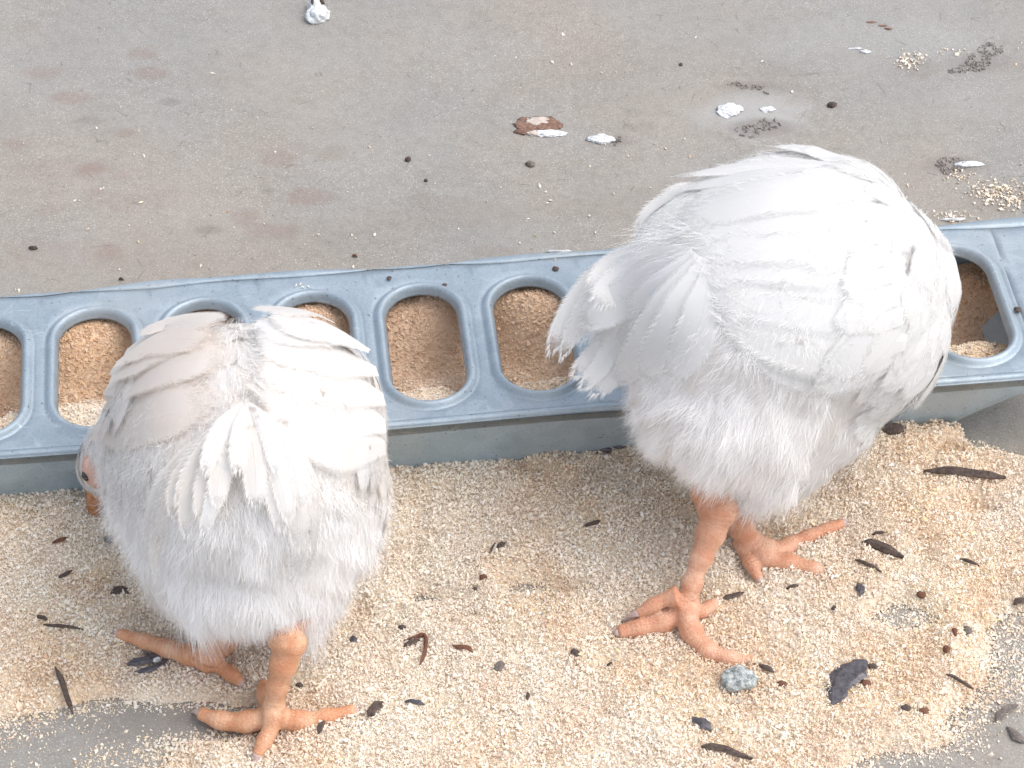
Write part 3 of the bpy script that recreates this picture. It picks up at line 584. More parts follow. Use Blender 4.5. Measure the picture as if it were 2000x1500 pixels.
# ------------------------------------------------------------------ chickens
def mat_plumage(name, warm, dirt=.5, cool=0.0):
    m = NT(name); p = m.obj(); uvn = m.node('ShaderNodeUVMap').outputs[0]
    isl = m.node('ShaderNodeNewGeometry').outputs['Random Per Island']
    base = m.mix(m.ramp(isl, [(0, 0.), (1, .6)]), (.84, .837, .83) if not cool else (.85, .81, .77), warm)
    base = m.mix(m.ramp(m.noise(30, 3, .6, p), [(.45, 0.), (.7, .55)]), base, warm)
    st = m.node('ShaderNodeMapping', {'Vector': uvn, 'Scale': (3, 1.2, 1)}).outputs[0]
    spots = m.math('MULTIPLY', m.ramp(m.noise(170, 3, .6, p), [(.60, 0.), (.70, dirt)]), m.ramp(m.noise(26, 2, .5, p), [(.54, 0.), (.64, 1.)]))
    base = m.mix(spots, base, (.36, .27, .21))
    # barbs: fine slanting lines either side of the quill, from the feather's own uv
    sx = m.node('ShaderNodeSeparateXYZ', {0: uvn}); u = sx.outputs[0]; v = sx.outputs[1]
    au = m.math('ABSOLUTE', m.math('SUBTRACT', u, .5))
    w = m.math('SINE', m.math('MULTIPLY', m.math('ADD', m.math('MULTIPLY', au, -1.6), v), 190.))
    quill = m.ramp(au, [(0., 1.), (.035, 0.)])
    n = m.bump(w, .10, .0003); n = m.bump(quill, .35, .0004, n)
    m.set(color=base, rough=.72, normal=n, spec=.25); m.b.inputs['Sheen Weight'].default_value = .15; m.b.inputs['Sheen Roughness'].default_value = .5
    tr = m.node('ShaderNodeBsdfTranslucent', {'Color': base}); mx = m.node('ShaderNodeMixShader', {0: .45, 1: m.b.outputs[0], 2: tr.outputs[0]})
    if cool == 'body':
        m.t.links.new(mx.outputs[0], m.n['Material Output'].inputs['Surface']); return m.m
    # the barbs part towards the rim of a vane: it thins out in fine slanting gaps
    e = m.node('ShaderNodeAttribute', attribute_name='edge').outputs['Fac']
    w2_ = m.math('SINE', m.math('MULTIPLY', m.math('ADD', m.math('MULTIPLY', au, -1.6), v), 310.)); nn_ = m.noise(900, 2, .6, p)
    a_ = m.math('ADD', m.math('MULTIPLY', e, 5.5), m.math('ADD', m.math('MULTIPLY', w2_, .30), m.math('SUBTRACT', m.math('MULTIPLY', nn_, 1.2), .72)))
    a_ = m.node('ShaderNodeClamp', {0: a_}).outputs[0]
    tp = m.node('ShaderNodeBsdfTransparent'); mt = m.node('ShaderNodeMixShader', {0: a_, 1: tp.outputs[0], 2: mx.outputs[0]})
    m.t.links.new(mt.outputs[0], m.n['Material Output'].inputs['Surface']); return m.m
def mat_down(name, c1, c2):
    m = NT(name); isl = m.node('ShaderNodeNewGeometry').outputs['Random Per Island']
    c = m.mix(isl, c1, c2); m.set(color=c, rough=.8, spec=.15)
    tr = m.node('ShaderNodeBsdfTranslucent', {'Color': c}); mx = m.node('ShaderNodeMixShader', {0: .35, 1: m.b.outputs[0], 2: tr.outputs[0]})
    m.t.links.new(mx.outputs[0], m.n['Material Output'].inputs['Surface']); return m.m
def mat_skin(name, c1, c2, scaly=True):
    m = NT(name); p = m.obj(); n1 = m.noise(55, 3, .6, p); c = m.mix(m.ramp(n1, [(.35, 0.), (.65, 1.)]), c1, c2)
    v = m.node('ShaderNodeTexVoronoi', {'Vector': m.node('ShaderNodeMapping', {'Vector': p, 'Scale': (1, 1, 1.6)}).outputs[0], 'Scale': 640. if scaly else 900.}, feature='DISTANCE_TO_EDGE').outputs['Distance']
    c = m.mix(m.ramp(m.noise(110, 4, .65, p), [(.35, .55), (.62, 0.)]), c, tuple(x * f for x, f in zip(c1, (.80, .66, .6)))); c = m.mix(m.ramp(v, [(0, .18), (.12, 0.)]), c, tuple(x * .55 for x in c1)); c = m.mix(m.ramp(m.noise(300, 2, .6, p), [(.64, 0.), (.72, .35)]), c, (.70, .50, .36))
    c = m.mix(m.ramp(m.noise(420, 1, .6, p), [(.70, 0.), (.75, .5)]), c, (.35, .16, .08))
    sa = m.node('ShaderNodeAttribute', attribute_name='scute').outputs['Fac']; sa = m.math('ADD', sa, m.math('MULTIPLY', m.noise(300, 2, .5, p), .0012))
    saw = m.math('FRACT', m.math('MULTIPLY', sa, 1 / .0021)); ln_ = m.ramp(saw, [(0., 1.), (.16, 0.), (.9, 0.), (1., 1.)]) if scaly else 0.
    if scaly: c = m.mix(m.math('MULTIPLY', ln_, .22), c, tuple(x * .5 for x in c1))
    pre = m.bump(ln_, -.9, .0007) if scaly else None
    m.set(color=c, rough=.45, normal=m.bump(m.ramp(v, [(0, 0.), (.15, 1.)]), .45, .0005, m.bump(m.noise(160, 3, .6, p), .4, .001, pre)), spec=.35, sss=.25)
    m.b.inputs['Subsurface Radius'].default_value = (.004, .0018, .001); m.b.inputs['Subsurface Scale'].default_value = .6; return m.m
M['claw'] = mat_simple('claw_horn', (.42, .30, .27), (.60, .46, .42), 400, rough=.4, bump=.3)
M['beak'] = mat_simple('beak_horn', (.30, .12, .05), (.50, .24, .11), 300, rough=.45, bump=.3)
M['eye'] = mat_simple('dark_eye', (.01, .008, .006), (.03, .02, .015), 100, rough=.15, bump=0, spec=.6)
M['comb'] = mat_simple('pink_comb', (.50, .22, .17), (.62, .34, .27), 300, rough=.5, bump=.5)

def ell(px, py, z, rx, ry, rz, pitch=0, yaw=0, roll=0):
    """ellipsoid (cm) centred where photo pixel (px,py) meets height z; yaw about z (deg), pitch nose-up"""
    c = at(px, py, z / 100); Rm = Matrix.Rotation(R(yaw), 4, 'Z') @ Matrix.Rotation(R(pitch), 4, 'X') @ Matrix.Rotation(R(roll), 4, 'Y')
    return Matrix.Translation(c) @ Rm @ Matrix.Diagonal((rx / 100, ry / 100, rz / 100, 1))
def remesh(objs_bm, voxel, it, fac=.6):
    me = bpy.data.meshes.new('tmp'); objs_bm.to_mesh(me); o = bpy.data.objects.new('tmp', me); COL.objects.link(o)
    a = o.modifiers.new('r', 'REMESH'); a.mode = 'VOXEL'; a.voxel_size = voxel; a.adaptivity = 0
    if it: b = o.modifiers.new('s', 'SMOOTH'); b.factor = fac; b.iterations = it
    dg = bpy.context.evaluated_depsgraph_get(); ev = o.evaluated_get(dg); out = bpy.data.meshes.new_from_object(ev); bpy.data.objects.remove(o); return out
def mesh_arrays(me):
    V = np.empty(len(me.vertices) * 3); me.vertices.foreach_get('co', V); V = V.reshape(-1, 3); me.calc_loop_triangles()
    T = np.empty(len(me.loop_triangles) * 3, np.int32); me.loop_triangles.foreach_get('vertices', T); return V, T.reshape(-1, 3)
class Surf:
    def __init__(s, me):
        s.V, s.T = mesh_arrays(me); s.b = BVHTree.FromPolygons([tuple(v) for v in s.V], [tuple(int(i) for i in t) for t in s.T])
        a, b, c = s.V[s.T[:, 0]], s.V[s.T[:, 1]], s.V[s.T[:, 2]]; s.N = np.cross(b - a, c - a); s.A = np.linalg.norm(s.N, axis=1); s.N /= s.A[:, None] + 1e-12
        # smooth vertex normals
        vn = np.zeros_like(s.V)
        for k in range(3): np.add.at(vn, s.T[:, k], s.N * s.A[:, None])
        s.VN = vn / (np.linalg.norm(vn, axis=1)[:, None] + 1e-12)
    def sample(s, n):
        i = rng.choice(len(s.T), n, p=s.A / s.A.sum()); r1 = np.sqrt(rng.uniform(0, 1, n)); r2 = rng.uniform(0, 1, n); w = np.stack([1 - r1, r1 * (1 - r2), r1 * r2], 1)
        P = (s.V[s.T[i]] * w[:, :, None]).sum(1); N = (s.VN[s.T[i]] * w[:, :, None]).sum(1); return P, N / np.linalg.norm(N, axis=1)[:, None]
    def near(s, p):
        q, nrm, i, d = s.b.find_nearest(Vector(p)); 
        if q is None: return np.array(p), np.array([0, 0, 1.])
        n = s.VN[s.T[i]].mean(0); return np.array(q), n / np.linalg.norm(n)
    def hit(s, px, py):
        d = ray(px, py); q, nrm, i, t = s.b.ray_cast(Vector(CAMP), Vector(d))
        if q is None:      # beyond the outline: nearest surface point to the line of sight
            best = None
            for dep in np.linspace(1.0, 1.5, 60):
                p = CAMP + d * dep; qq, nn = s.near(p); dd = np.linalg.norm(qq - p)
                if best is None or dd < best[0]: best = (dd, p, nn)
            return best[1], best[2]
        n = s.VN[s.T[i]].mean(0); return np.array(q), n / np.linalg.norm(n)

def feathers(specs, across=6, along=10, barb=.5, fray=28):
    """specs: (path n*3, normals n*3, width, camber, roundness) -> one mesh of separate vanes, each edged with loose barbs"""
    VV = []; FF = []; UV = []; off = 0; m = along + 1; na = across + 1
    j = np.linspace(-1, 1, na); tt = np.linspace(0, 1, m)
    def wid_at(t, rnd): return np.clip(t * 2.4 + .18, 0, 1) * np.sqrt(np.clip(1 - (np.clip(t - (1 - rnd), 0, 1) / rnd) ** 2, 0, 1)) + .05
    for path, nor, wid, camb, rnd in specs:
        P = catmull(path, m); i = np.linspace(0, len(nor) - 1, m); k = np.clip(i.astype(int), 0, len(nor) - 2); f = (i - k)[:, None]; N = np.asarray(nor)[k] * (1 - f) + np.asarray(nor)[k + 1] * f
        T = np.gradient(P, axis=0); T /= np.linalg.norm(T, axis=1)[:, None] + 1e-12; S = np.cross(T, N); S /= np.linalg.norm(S, axis=1)[:, None] + 1e-12; Nn = np.cross(S, T)
        w = wid * .5 * wid_at(tt, rnd); L = np.linalg.norm(P[-1] - P[0]); asym = 1 + .15 * rng.uniform(-1, 1)
        edge = rng.uniform(-.5, .5, (m, na)) * (np.abs(j)[None] ** 2) * (tt[:, None] > .3) * .02 * barb
        X = P[:, None] + S[:, None] * (w[:, None] * (j[None] * np.where(j > 0, asym, 2 - asym)[None] + edge))[..., None] - Nn[:, None] * (camb * w[:, None] * j[None] ** 2)[..., None]
        X += T[:, None] * (-(j[None] ** 2) * (w[:, None]) * .18)[..., None]
        VV.append(X.reshape(-1, 3)); UV.append(np.stack(list(np.meshgrid((j + 1) / 2, tt * L / .05)) + [np.minimum((1 - np.abs(j))[None] * 1.0, ((1 - tt) * 1.6)[:, None])], -1).reshape(-1, 3))
        a = (np.arange(m - 1)[:, None] * na + np.arange(na - 1)[None]).ravel() + off; FF.append(np.stack([a, a + 1, a + na + 1, a + na], 1)); off += m * na
        if fray:
            n = int(fray * 1.3 * max(1, L / .03)); t = rng.uniform(.25, 1, n) ** .6; sd = rng.choice([-1, 1], n); q = t * along; ki = np.clip(q.astype(int), 0, along - 1); fr = (q - ki)[:, None]
            col = np.where(sd > 0, na - 2, 1); e = X[ki, col] * (1 - fr) + X[ki + 1, col] * fr; Ti = T[ki]; Si = S[ki] * sd[:, None]; Ni = Nn[ki]
            tip = np.clip((t - .7) / .3, 0, 1)[:, None]; d = Ti * (.8 + .5 * tip) + Si * (.55 * (1 - tip) + .1) + Ni * rng.uniform(-.12, .22, n)[:, None] + rng.normal(size=(n, 3)) * .10
            d /= np.linalg.norm(d, axis=1)[:, None]; ln = rng.uniform(.0016, .0042, n) * (.6 + wid / .03); side = np.cross(d, Ni); side /= np.linalg.norm(side, axis=1)[:, None] + 1e-9
            st = e - d * (ln * .25)[:, None] + Ni * .00015; hw = rng.uniform(.00008, .00018, n)[:, None]; en = st + d * ln[:, None] + (Ti * .25 + rng.normal(size=(n, 3)) * .12) * ln[:, None] * .5; md = st + d * (ln * .55)[:, None]
            Vb_ = np.stack([st - side * hw, st + side * hw, md + side * hw * .9, md - side * hw * .9, en + side * hw * .2, en - side * hw * .2], 1).reshape(-1, 3); b = (np.arange(n) * 6)[:, None] + off
            VV.append(Vb_); UV.append(np.tile([[.3, .5, 1.]], (n * 6, 1))); FF.append(np.concatenate([b + np.array([[0, 1, 2, 3]]), b + np.array([[3, 2, 4, 5]])])); off += n * 6
    return np.concatenate(VV), np.concatenate(FF), np.concatenate(UV)
def strands(P, D, N, L, W, droop, curl, seg=4):
    """thin tapering barbs: roots P, directions D, bending towards droop; ribbons facing N"""
    n = len(P); V = []; cur = P.copy(); d = D / np.linalg.norm(D, axis=1)[:, None]; C = rng.normal(size=(n, 3)) * curl
    for k in range(seg + 1):
        s = np.cross(d, N); s /= np.linalg.norm(s, axis=1)[:, None] + 1e-9; w = (W * (1 - .85 * k / seg))[:, None] / 2
        V += [cur - s * w, cur + s * w]; d = d + droop + C; d /= np.linalg.norm(d, axis=1)[:, None]; cur = cur + d * (L / seg)[:, None]
    V = np.stack(V, 1).reshape(-1, 3); b = (np.arange(n) * 2 * (seg + 1))[:, None]; F = np.concatenate([b + np.array([[2 * k, 2 * k + 1, 2 * k + 3, 2 * k + 2]]) for k in range(seg)])
    return V, F
def unit(v): v = np.asarray(v, float); return v / (np.linalg.norm(v) + 1e-12)

PB = mat_plumage('body_skin_down', (.92, .89, .86), .3, 'body')
class Chicken:
    def __init__(s, name_loc, label, ells, legs, tailward, plum, down, skin, voxel=.003, it=10):
        s.root = empty('chicken', name_loc, label, 'chicken'); s.plum = plum; s.dn = down; s.tw = unit(tailward)
        bm = bmesh.new()
        for Mx in ells:
            r = bmesh.ops.create_icosphere(bm, subdivisions=4, radius=1, matrix=Mx)
        torso = remesh(bm, voxel, it); bm.free(); s.S = Surf(torso)
        bm = bmesh.new(); bm.from_mesh(torso)
        LP = []; LS = []
        for path, rad in legs:
            p = catmull(path, 60); r = np.interp(np.linspace(0, 1, len(p)), np.linspace(0, 1, len(rad)), rad) / 100
            ln = np.concatenate([[0], np.cumsum(np.linalg.norm(np.diff(p, axis=0), axis=1))]); knob = 1 + .025 * np.sin(ln / .0024 * 2 * pi) + .08 * np.sin(ln / .0115 * 2 * pi + 1); LP.append(p); LS.append(ln + .1 * len(LS)); V, F = tube(p, r * knob, 20)
            me = bpy.data.meshes.new('t'); me.from_pydata([tuple(v) for v in V], [], [tuple(int(x) for x in f) for g in F for f in g]); bm.from_mesh(me); bpy.data.meshes.remove(me)
        full = remesh(bm, .0008, 2, .5); bm.free()
        full.materials.clear(); full.materials.append(PB); full.materials.append(skin)
        V, T = mesh_arrays(full); mi = np.zeros(len(full.polygons), np.int32)
        C = np.empty(len(full.polygons) * 3); full.polygons.foreach_get('center', C); C = C.reshape(-1, 3)
        for i, c in enumerate(C):
            q = s.S.b.find_nearest(Vector(c)); mi[i] = 1 if q[3] > .0012 else 0
        LP = np.concatenate(LP); LS = np.concatenate(LS); sc_ = np.zeros(len(V)); lo = np.nonzero(V[:, 2] < .075)[0]
        for ch in np.array_split(lo, max(1, len(lo) // 2000)):
            dd = ((V[ch][:, None] - LP[None]) ** 2).sum(-1); k1 = dd.argmin(1); P1 = LP[k1]; T1 = LP[np.minimum(k1 + 1, len(LP) - 1)] - P1; T1 /= np.linalg.norm(T1, axis=1)[:, None] + 1e-9; sc_[ch] = LS[k1] + ((V[ch] - P1) * T1).sum(1)
        full.attributes.new('scute', 'FLOAT', 'POINT').data.foreach_set('value', sc_.astype(np.float32))
        full.polygons.foreach_set('material_index', mi); full.polygons.foreach_set('use_smooth', np.ones(len(mi), bool))
        full.name = 'body'; o = bpy.data.objects.new('body', full); COL.objects.link(o); s.attach(o)
        s.wings = []
    def attach(s, o):
        o.parent = s.root; o.matrix_parent_inverse = Matrix.Translation(-Vector(s.root.location)); return o
    def flow(s, P, N, down=0.0):
        f = s.tw[None] + np.array([0, 0, -down]) ; f = f - N * (N * f).sum(1)[:, None]; return f / (np.linalg.norm(f, axis=1)[:, None] + 1e-9)
    def contour(s, n, L, W, sel, name='body_feathers', lift=(.0012, .0022), down=.25, label=None):
        P, N = s.S.sample(n * 3); k = sel(P, N); P, N = P[k][:n], N[k][:n]; D = s.flow(P, N, down); sp = []
        order = np.argsort(P @ s.tw)
        for i in order:
            l = L * rng.uniform(.8, 1.2); d = unit(D[i] + rng.normal(size=3) * .12); pts = []; nn = []; p = P[i]; nrm = N[i]
            for q in range(5):
                t = q / 4; pts.append(p + nrm * lerp(lift[0], lift[1], t) ); nn.append(nrm)
                p2, n2 = s.S.near(p + d * l / 4); d = unit(d - n2 * np.dot(d, n2)); p = p2; nrm = n2
            sp.append((pts, nn, W * rng.uniform(.8, 1.2), W / 2 / .12, .55))
        V, F, uv = feathers(sp, 5, 8, .6, 26); o = mesh_np(name, V, F, s.plum, uv=uv); s.attach(o); return o
    def down_cover(s, n, L, sel, name='down', lift=0.0, W=.00022, droop=(0, 0, -.10), out=.35, down=.6, curl=.06, mat=None):
        P, N = s.S.sample(int(n)); k = sel(P, N); P, N = P[k], N[k]; D = s.flow(P, N, down); cl = rng.normal(size=P.shape)
        q = np.stack([vnoise(P[:, 0] + P[:, 2] * .5, P[:, 1] + P[:, 2] * .7, .007, sd) - .5 for sd in (81, 82, 83)], 1)
        P = P + N * lift
        D = D + N * (out * rng.uniform(.4, 1.3, len(P)))[:, None] + cl * .16 + q * 1.1
        V, F = strands(P, D, N, L * rng.uniform(.5, 1.25, len(P)), np.full(len(P), W) * rng.uniform(.6, 1.4, len(P)), np.array(droop), curl)
        return V, F
    def add_down(s, sets, name='down_plumage', mat=None):
        V, F = join([(v, [f]) for v, f in sets]); o = mesh_np(name, V, F[0], mat or s.dn); s.attach(o); return o
    def quills(s, rows, name, base=.004, step=.00022, rnd=.36, camb=.0, free=False, along=14, across=8):
        """rows: list of (list_of_paths, n, width_cm, layer). each path = photo px points on the body; n feathers interpolate between the given paths"""
        sp = []
        for paths, n, wid, layer, *opt in rows:
            Pp = np.array(paths, float); zoff = opt[0] if opt else 0
            PP = np.zeros((n, 7, 3)); NN = np.zeros((n, 7, 3))
            for i in range(n):
                f = i / max(n - 1, 1) * (len(Pp) - 1); a = min(int(f), len(Pp) - 2) if len(Pp) > 1 else 0; u = f - a; q = Pp[a] * (1 - u) + (Pp[a + 1] * u if len(Pp) > 1 else 0)
                q[-1] += rng.normal(size=2) * [9, 3]
                for t, (x, y) in enumerate(catmull(q, 7)):
                    p, nr = s.S.hit(x, y); PP[i, t] = p + nr * (base + layer * .0012 + i * step + zoff * t / 6); NN[i, t] = nr
            for _ in range(3):
                PP[:, 1:-1] = (PP[:, :-2] + 2 * PP[:, 1:-1] + PP[:, 2:]) / 4; NN[:, 1:-1] = (NN[:, :-2] + 2 * NN[:, 1:-1] + NN[:, 2:]) / 4
                if n > 2: NN[1:-1] = (NN[:-2] + 2 * NN[1:-1] + NN[2:]) / 4; PP[1:-1, 1:-1] = (PP[:-2, 1:-1] + 4 * PP[1:-1, 1:-1] + PP[2:, 1:-1]) / 6
            for i in range(n): sp.append((PP[i], (NN[i] + NN[i].mean(0)) / 2, wid / 100 * rng.uniform(.93, 1.07), wid / 200 / .12, rnd))
        V, F, uv = feathers(sp, across, along, .35, 30); o = mesh_np(name, V, F, s.plum, uv=uv); s.attach(o); return o
    def free_quills(s, specs, name):
        """specs: (list of (px,py,z_cm), width_cm): feathers standing clear of the body"""
        sp = []
        for pts, wid in specs:
            P = catmull([at(x, y, z / 100) for x, y, z in pts], 7); T = np.gradient(P, axis=0); out = unit(CAMP - P.mean(0)) * .75 + np.array([0, 0, .5]); N = np.array([unit(out - unit(t) * np.dot(out, unit(t))) for t in T])
            sp.append((P, N, wid / 100, .2, .28))
        V, F, uv = feathers(sp, 8, 16, .6); o = mesh_np(name, V, F, s.plum, uv=uv); s.attach(o); return o
    def claws(s, tips):
        for p, d, L, r in tips:
            p = np.asarray(p); d = unit(d); L *= 1.7; r *= 1.15; q = [p - d * .001, p + d * L * .5 + np.array([0, 0, .0004]), p + d * L - np.array([0, 0, .0010])]
            V, F = tube(catmull(q, 6), np.linspace(r, r * .25, 6), 8, .8); s.attach(mesh_np('claw', V, F, M['claw']))
def toe(px, pz, rad):
    """px: photo points, pz heights cm, rad radii cm"""
    return [at(x, y, z / 100) for (x, y), z in zip(px, pz)], rad

# ---- the left chicken: seen from behind, head down at its left side
plL = mat_plumage('cream_white_plumage', (.84, .785, .725), .55); dnL = mat_down('white_down', (.95, .95, .95), (.96, .945, .93))
skL = mat_skin('orange_leg_skin', (.62, .30, .16), (.70, .43, .28)); skR = mat_skin('salmon_leg_skin', (.62, .31, .19), (.70, .44, .31))
gz = .35
ellsL = [ell(484, 880, 11.6, 5.3, 6.2, 4.9, -6), ell(478, 985, 8.6, 5.5, 4.7, 5.0), ell(472, 1070, 7.6, 4.7, 3.6, 3.8), ell(420, 745, 12.6, 2.3, 2.4, 2.2), ell(562, 738, 12.6, 2.1, 2.4, 2.1),
         ell(318, 850, 11.0, 1.9, 4.2, 3.6), ell(652, 850, 11.2, 1.9, 4.3, 3.7), ell(680, 985, 8.0, 1.6, 3.0, 3.5), ell(600, 1100, 6.4, 2.2, 2.2, 3.2), ell(395, 1095, 6.2, 2.3, 2.2, 3.0), ell(602, 1165, 5.0, 1.2, 1.3, 1.8), ell(372, 1145, 5.4, 1.0, 1.3, 1.5),
         ell(282, 925, 8.0, 1.7, 3.4, 4.0), ell(360, 780, 10.0, 2.6, 3.2, 3.2), ell(270, 860, 7.0, 1.7, 2.4, 2.4), ell(228, 885, 5.6, 1.35, 1.6, 1.6), ell(212, 905, 4.6, 1.35, 1.5, 1.45)]
legL = [toe([(575,1150),(560,1235),(562,1262),(553,1300),(540,1350),(533,1400)], [6.0,5.0,4.6,3.8,2.5,1.1], [1.0,.80,.80,.60,.47,.55]),
        toe([(533,1400),(470,1410),(425,1405),(392,1393)], [1.1,.8,.75,.7], [.58,.48,.42,.30]),
        toe([(533,1400),(595,1408),(640,1400),(692,1388)], [1.1,.8,.75,.7], [.58,.46,.40,.28]),
        toe([(533,1395),(524,1372),(517,1352),(514,1335)], [1.1,1.0,.9,.8], [.58,.45,.40,.30]),
        toe([(534,1395),(528,1425),(512,1455),(502,1476)], [1.5,1.1,.8,.6], [.50,.40,.34,.24]),
        toe([(450,1120),(440,1190),(428,1225),(408,1284)], [5.0,4.0,2.8,1.3], [1.0,.75,.62,.70]),
        toe([(412,1290),(345,1272),(290,1255),(232,1238)], [1.2,.85,.75,.7], [.58,.46,.38,.26]),
        toe([(410,1288),(435,1305),(455,1320),(470,1334)], [1.2,.9,.8,.6], [.50,.38,.33,.24]),
        toe([(410,1285),(440,1262),(465,1246),(490,1232)], [1.2,.9,.8,.7], [.52,.42,.36,.26])]
hen = Chicken(tuple(at(470, 1340, 0)), 'cream white chicken on the left, back turned, its beak lowered to the feed', ellsL, legL, (.05, -.85, -.55), plL, dnL, skL)
def pix(P): return img(P)
# small contour feathers over the back, sides and neck (not over the rump fluff)
def selback(P, N): u, v = pix(P); return (v < 900) | (N[:, 1] > .2)
hen.contour(900, .024, .013, selback, down=.2)
# wings
plW = mat_plumage('shaded_wing_plumage', (.84, .765, .69), .5, 1); hen.plum = plW  # shade on the left wing painted in as a warmer feather colour
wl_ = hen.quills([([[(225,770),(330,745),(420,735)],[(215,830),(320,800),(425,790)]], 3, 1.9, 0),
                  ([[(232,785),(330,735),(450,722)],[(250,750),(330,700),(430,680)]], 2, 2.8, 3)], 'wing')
wl_['label'] = 'left folded wing, its shade tinted warm cream into the feathers'
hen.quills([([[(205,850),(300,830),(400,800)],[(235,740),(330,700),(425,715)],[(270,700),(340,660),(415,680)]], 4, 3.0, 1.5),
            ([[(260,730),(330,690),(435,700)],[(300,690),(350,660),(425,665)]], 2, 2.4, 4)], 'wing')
hen.plum = plL
hen.quills([([[(722,872),(650,865),(575,835),(505,775)],[(722,820),(640,790),(560,765),(484,748)],[(715,750),(630,720),(560,710),(500,712)],[(680,700),(610,670),(550,670),(488,680)]], 5, 3.0, 2.5),
            ([[(690,710),(620,675),(570,670),(520,675)],[(640,670),(590,640),(540,645),(510,655)]], 2, 2.4, 4.5)], 'wing')
def selsideL(P, N): u, v = pix(P); return (((u > 690) & (v < 860)) | ((u < 285) & (v < 760) & (v > 660))) & (N[:, 1] < .8) & (np.linalg.norm(P - at(212, 905, .046), axis=1) > .04)
hen.contour(230, .026, .017, selsideL, down=.15, name='shoulder_feathers', lift=(.0036, .0046))
# tail
def tailq(s, specs, name):
    """(photo px path, width cm, start lift cm, end lift cm): quills leaving the body towards the tail tip"""
    sp = []
    for pts, wid, o0, o1 in specs:
        qq = catmull(np.array(pts, float), 8); P = []
        for t, (x, y) in zip(np.linspace(0, 1, 8), qq):
            p, nr = s.S.hit(x, y); d = unit(nr * .4 + unit(CAMP - p) * .8); P.append(p + d * lerp(o0, o1, t ** .8) / 100)
        P = np.array(P); 
        for _ in range(2): P[1:-1] = (P[:-2] + 2 * P[1:-1] + P[2:]) / 4
        T = np.gradient(P, axis=0); out = unit(CAMP - P.mean(0)) + np.array([0, 0, .35]); N = np.array([unit(out - unit(t) * np.dot(out, unit(t))) for t in T]); sp.append((P, N, wid / 100, .10, .42))
    V, F, uv = feathers(sp, 8, 16, .8, 60); o = mesh_np(name, V, F, s.plum, uv=uv); s.attach(o); return o
def selall(P, N): return np.ones(len(P), bool)
def awayfrom(c, r): return lambda P: np.linalg.norm(P - c, axis=1) > r
headL = at(212, 905, .046)
tailq(hen, [([(475,805),(425,860),(380,950),(374,1040)],1.15,.5,1.2), ([(475,805),(435,860),(405,950),(402,1012)],1.1,.6,1.4), ([(475,802),(450,860),(432,930),(430,985)],1.0,.7,1.5), ([(470,805),(415,860),(352,940),(348,1005)],.9,.4,1.0),
            ([(482,802),(492,860),(500,930),(498,985)],1.1,.7,1.5), ([(486,805),(520,860),(538,950),(545,1030)],1.2,.6,1.4), ([(490,805),(545,860),(575,960),(572,1062)],1.3,.5,1.2), ([(495,810),(565,880),(590,980),(560,1125)],1.2,.4,1.0), ([(495,810),(580,890),(600,1000),(590,1100)],.9,.4,.8),
            ([(465,810),(395,870),(335,970),(318,1075)],.8,.4,1.0), ([(462,810),(365,885),(312,1000),(314,1130)],.45,.4,1.0), ([(480,795),(476,840),(470,885),(466,925)],.9,.9,1.6), ([(460,811),(350,890),(300,980),(302,1095)],.4,.3,.9), ([(475,795),(440,835),(420,880),(408,925)],.9,.8,1.5), ([(485,795),(515,835),(530,880),(535,925)],.9,.8,1.5),
            ([(478,800),(455,870),(425,960),(405,1030)],.8,.8,1.6), ([(486,800),(520,870),(548,960),(555,1010)],.9,.8,1.5), ([(488,800),(540,850),(570,920),(580,990)],.9,.7,1.3), ([(472,800),(420,850),(375,920),(355,980)],.7,.6,1.2)], 'tail')
def selrump(P, N): u, v = pix(P); return (v > 850 + rng.normal(size=len(P)) * 30) & (np.linalg.norm(P - headL, axis=1) > .024)
def sellow(P, N): u, v = pix(P); return (v > 1080 + rng.normal(size=len(P)) * 20)
def seltuft(P, N): u, v = pix(P); return (v > 1120) & ((abs(u - 362) < 30) | (abs(u - 620) < 30))
def selbody(P, N): return np.linalg.norm(P - headL, axis=1) > .024
def selhead(P, N): return np.linalg.norm(P - headL, axis=1) < .026
hen.add_down([hen.down_cover(120000, .011, selrump, W=.00015, out=.13, curl=.15), hen.down_cover(14000, .012, sellow, W=.0002, out=.2, droop=(0, 0, -.2)), hen.down_cover(40000, .026, seltuft, W=.0002, out=.1, droop=(0, 0, -.35)), hen.down_cover(16000, .006, selbody, W=.00014, out=.03, lift=.0040), hen.down_cover(16000, .007, selbody, W=.0002, out=.15), hen.down_cover(5000, .0022, selhead, W=.0002, out=.1)])
def orb(s, p, r, mat, name, sc=(1, 1, 1)):
    bm = bmesh.new(); bmesh.ops.create_icosphere(bm, subdivisions=3, radius=1); me = bpy.data.meshes.new(name); bm.to_mesh(me); bm.free(); me.transform(Matrix.Translation(p) @ Matrix.Diagonal((r * sc[0], r * sc[1], r * sc[2], 1)))
    for q in me.polygons: q.use_smooth = True
    me.materials.append(M[mat]); o = bpy.data.objects.new(name, me); COL.objects.link(o); return s.attach(o)
M['face'] = mat_skin('pink_face_skin', (.62, .38, .30), (.74, .52, .43), False)
def head_parts(s, c, fwd, eye_px, beak):
    pe, ne = s.S.hit(*eye_px) if eye_px else s.S.near(c + np.array([.02, .004, .004])); orb(s, pe - ne * .0035, .0078, 'face', 'face', (1.05, 1.1, 1.35)); orb(s, pe + ne * .0032, .0028, 'eye', 'eye')
    V, F = tube(catmull(beak[0], 12), np.interp(np.linspace(0, 1, 12), np.linspace(0, 1, len(beak[1])), beak[1]), 14, .75); s.attach(mesh_np('beak', V, F, M['beak']))
    V, F = tube(catmull(beak[2], 8), [.0032, .0038, .0036, .0034, .003, .0026, .0016, .0006], 12, .8); s.attach(mesh_np('lower_beak', V, F, M['beak']))
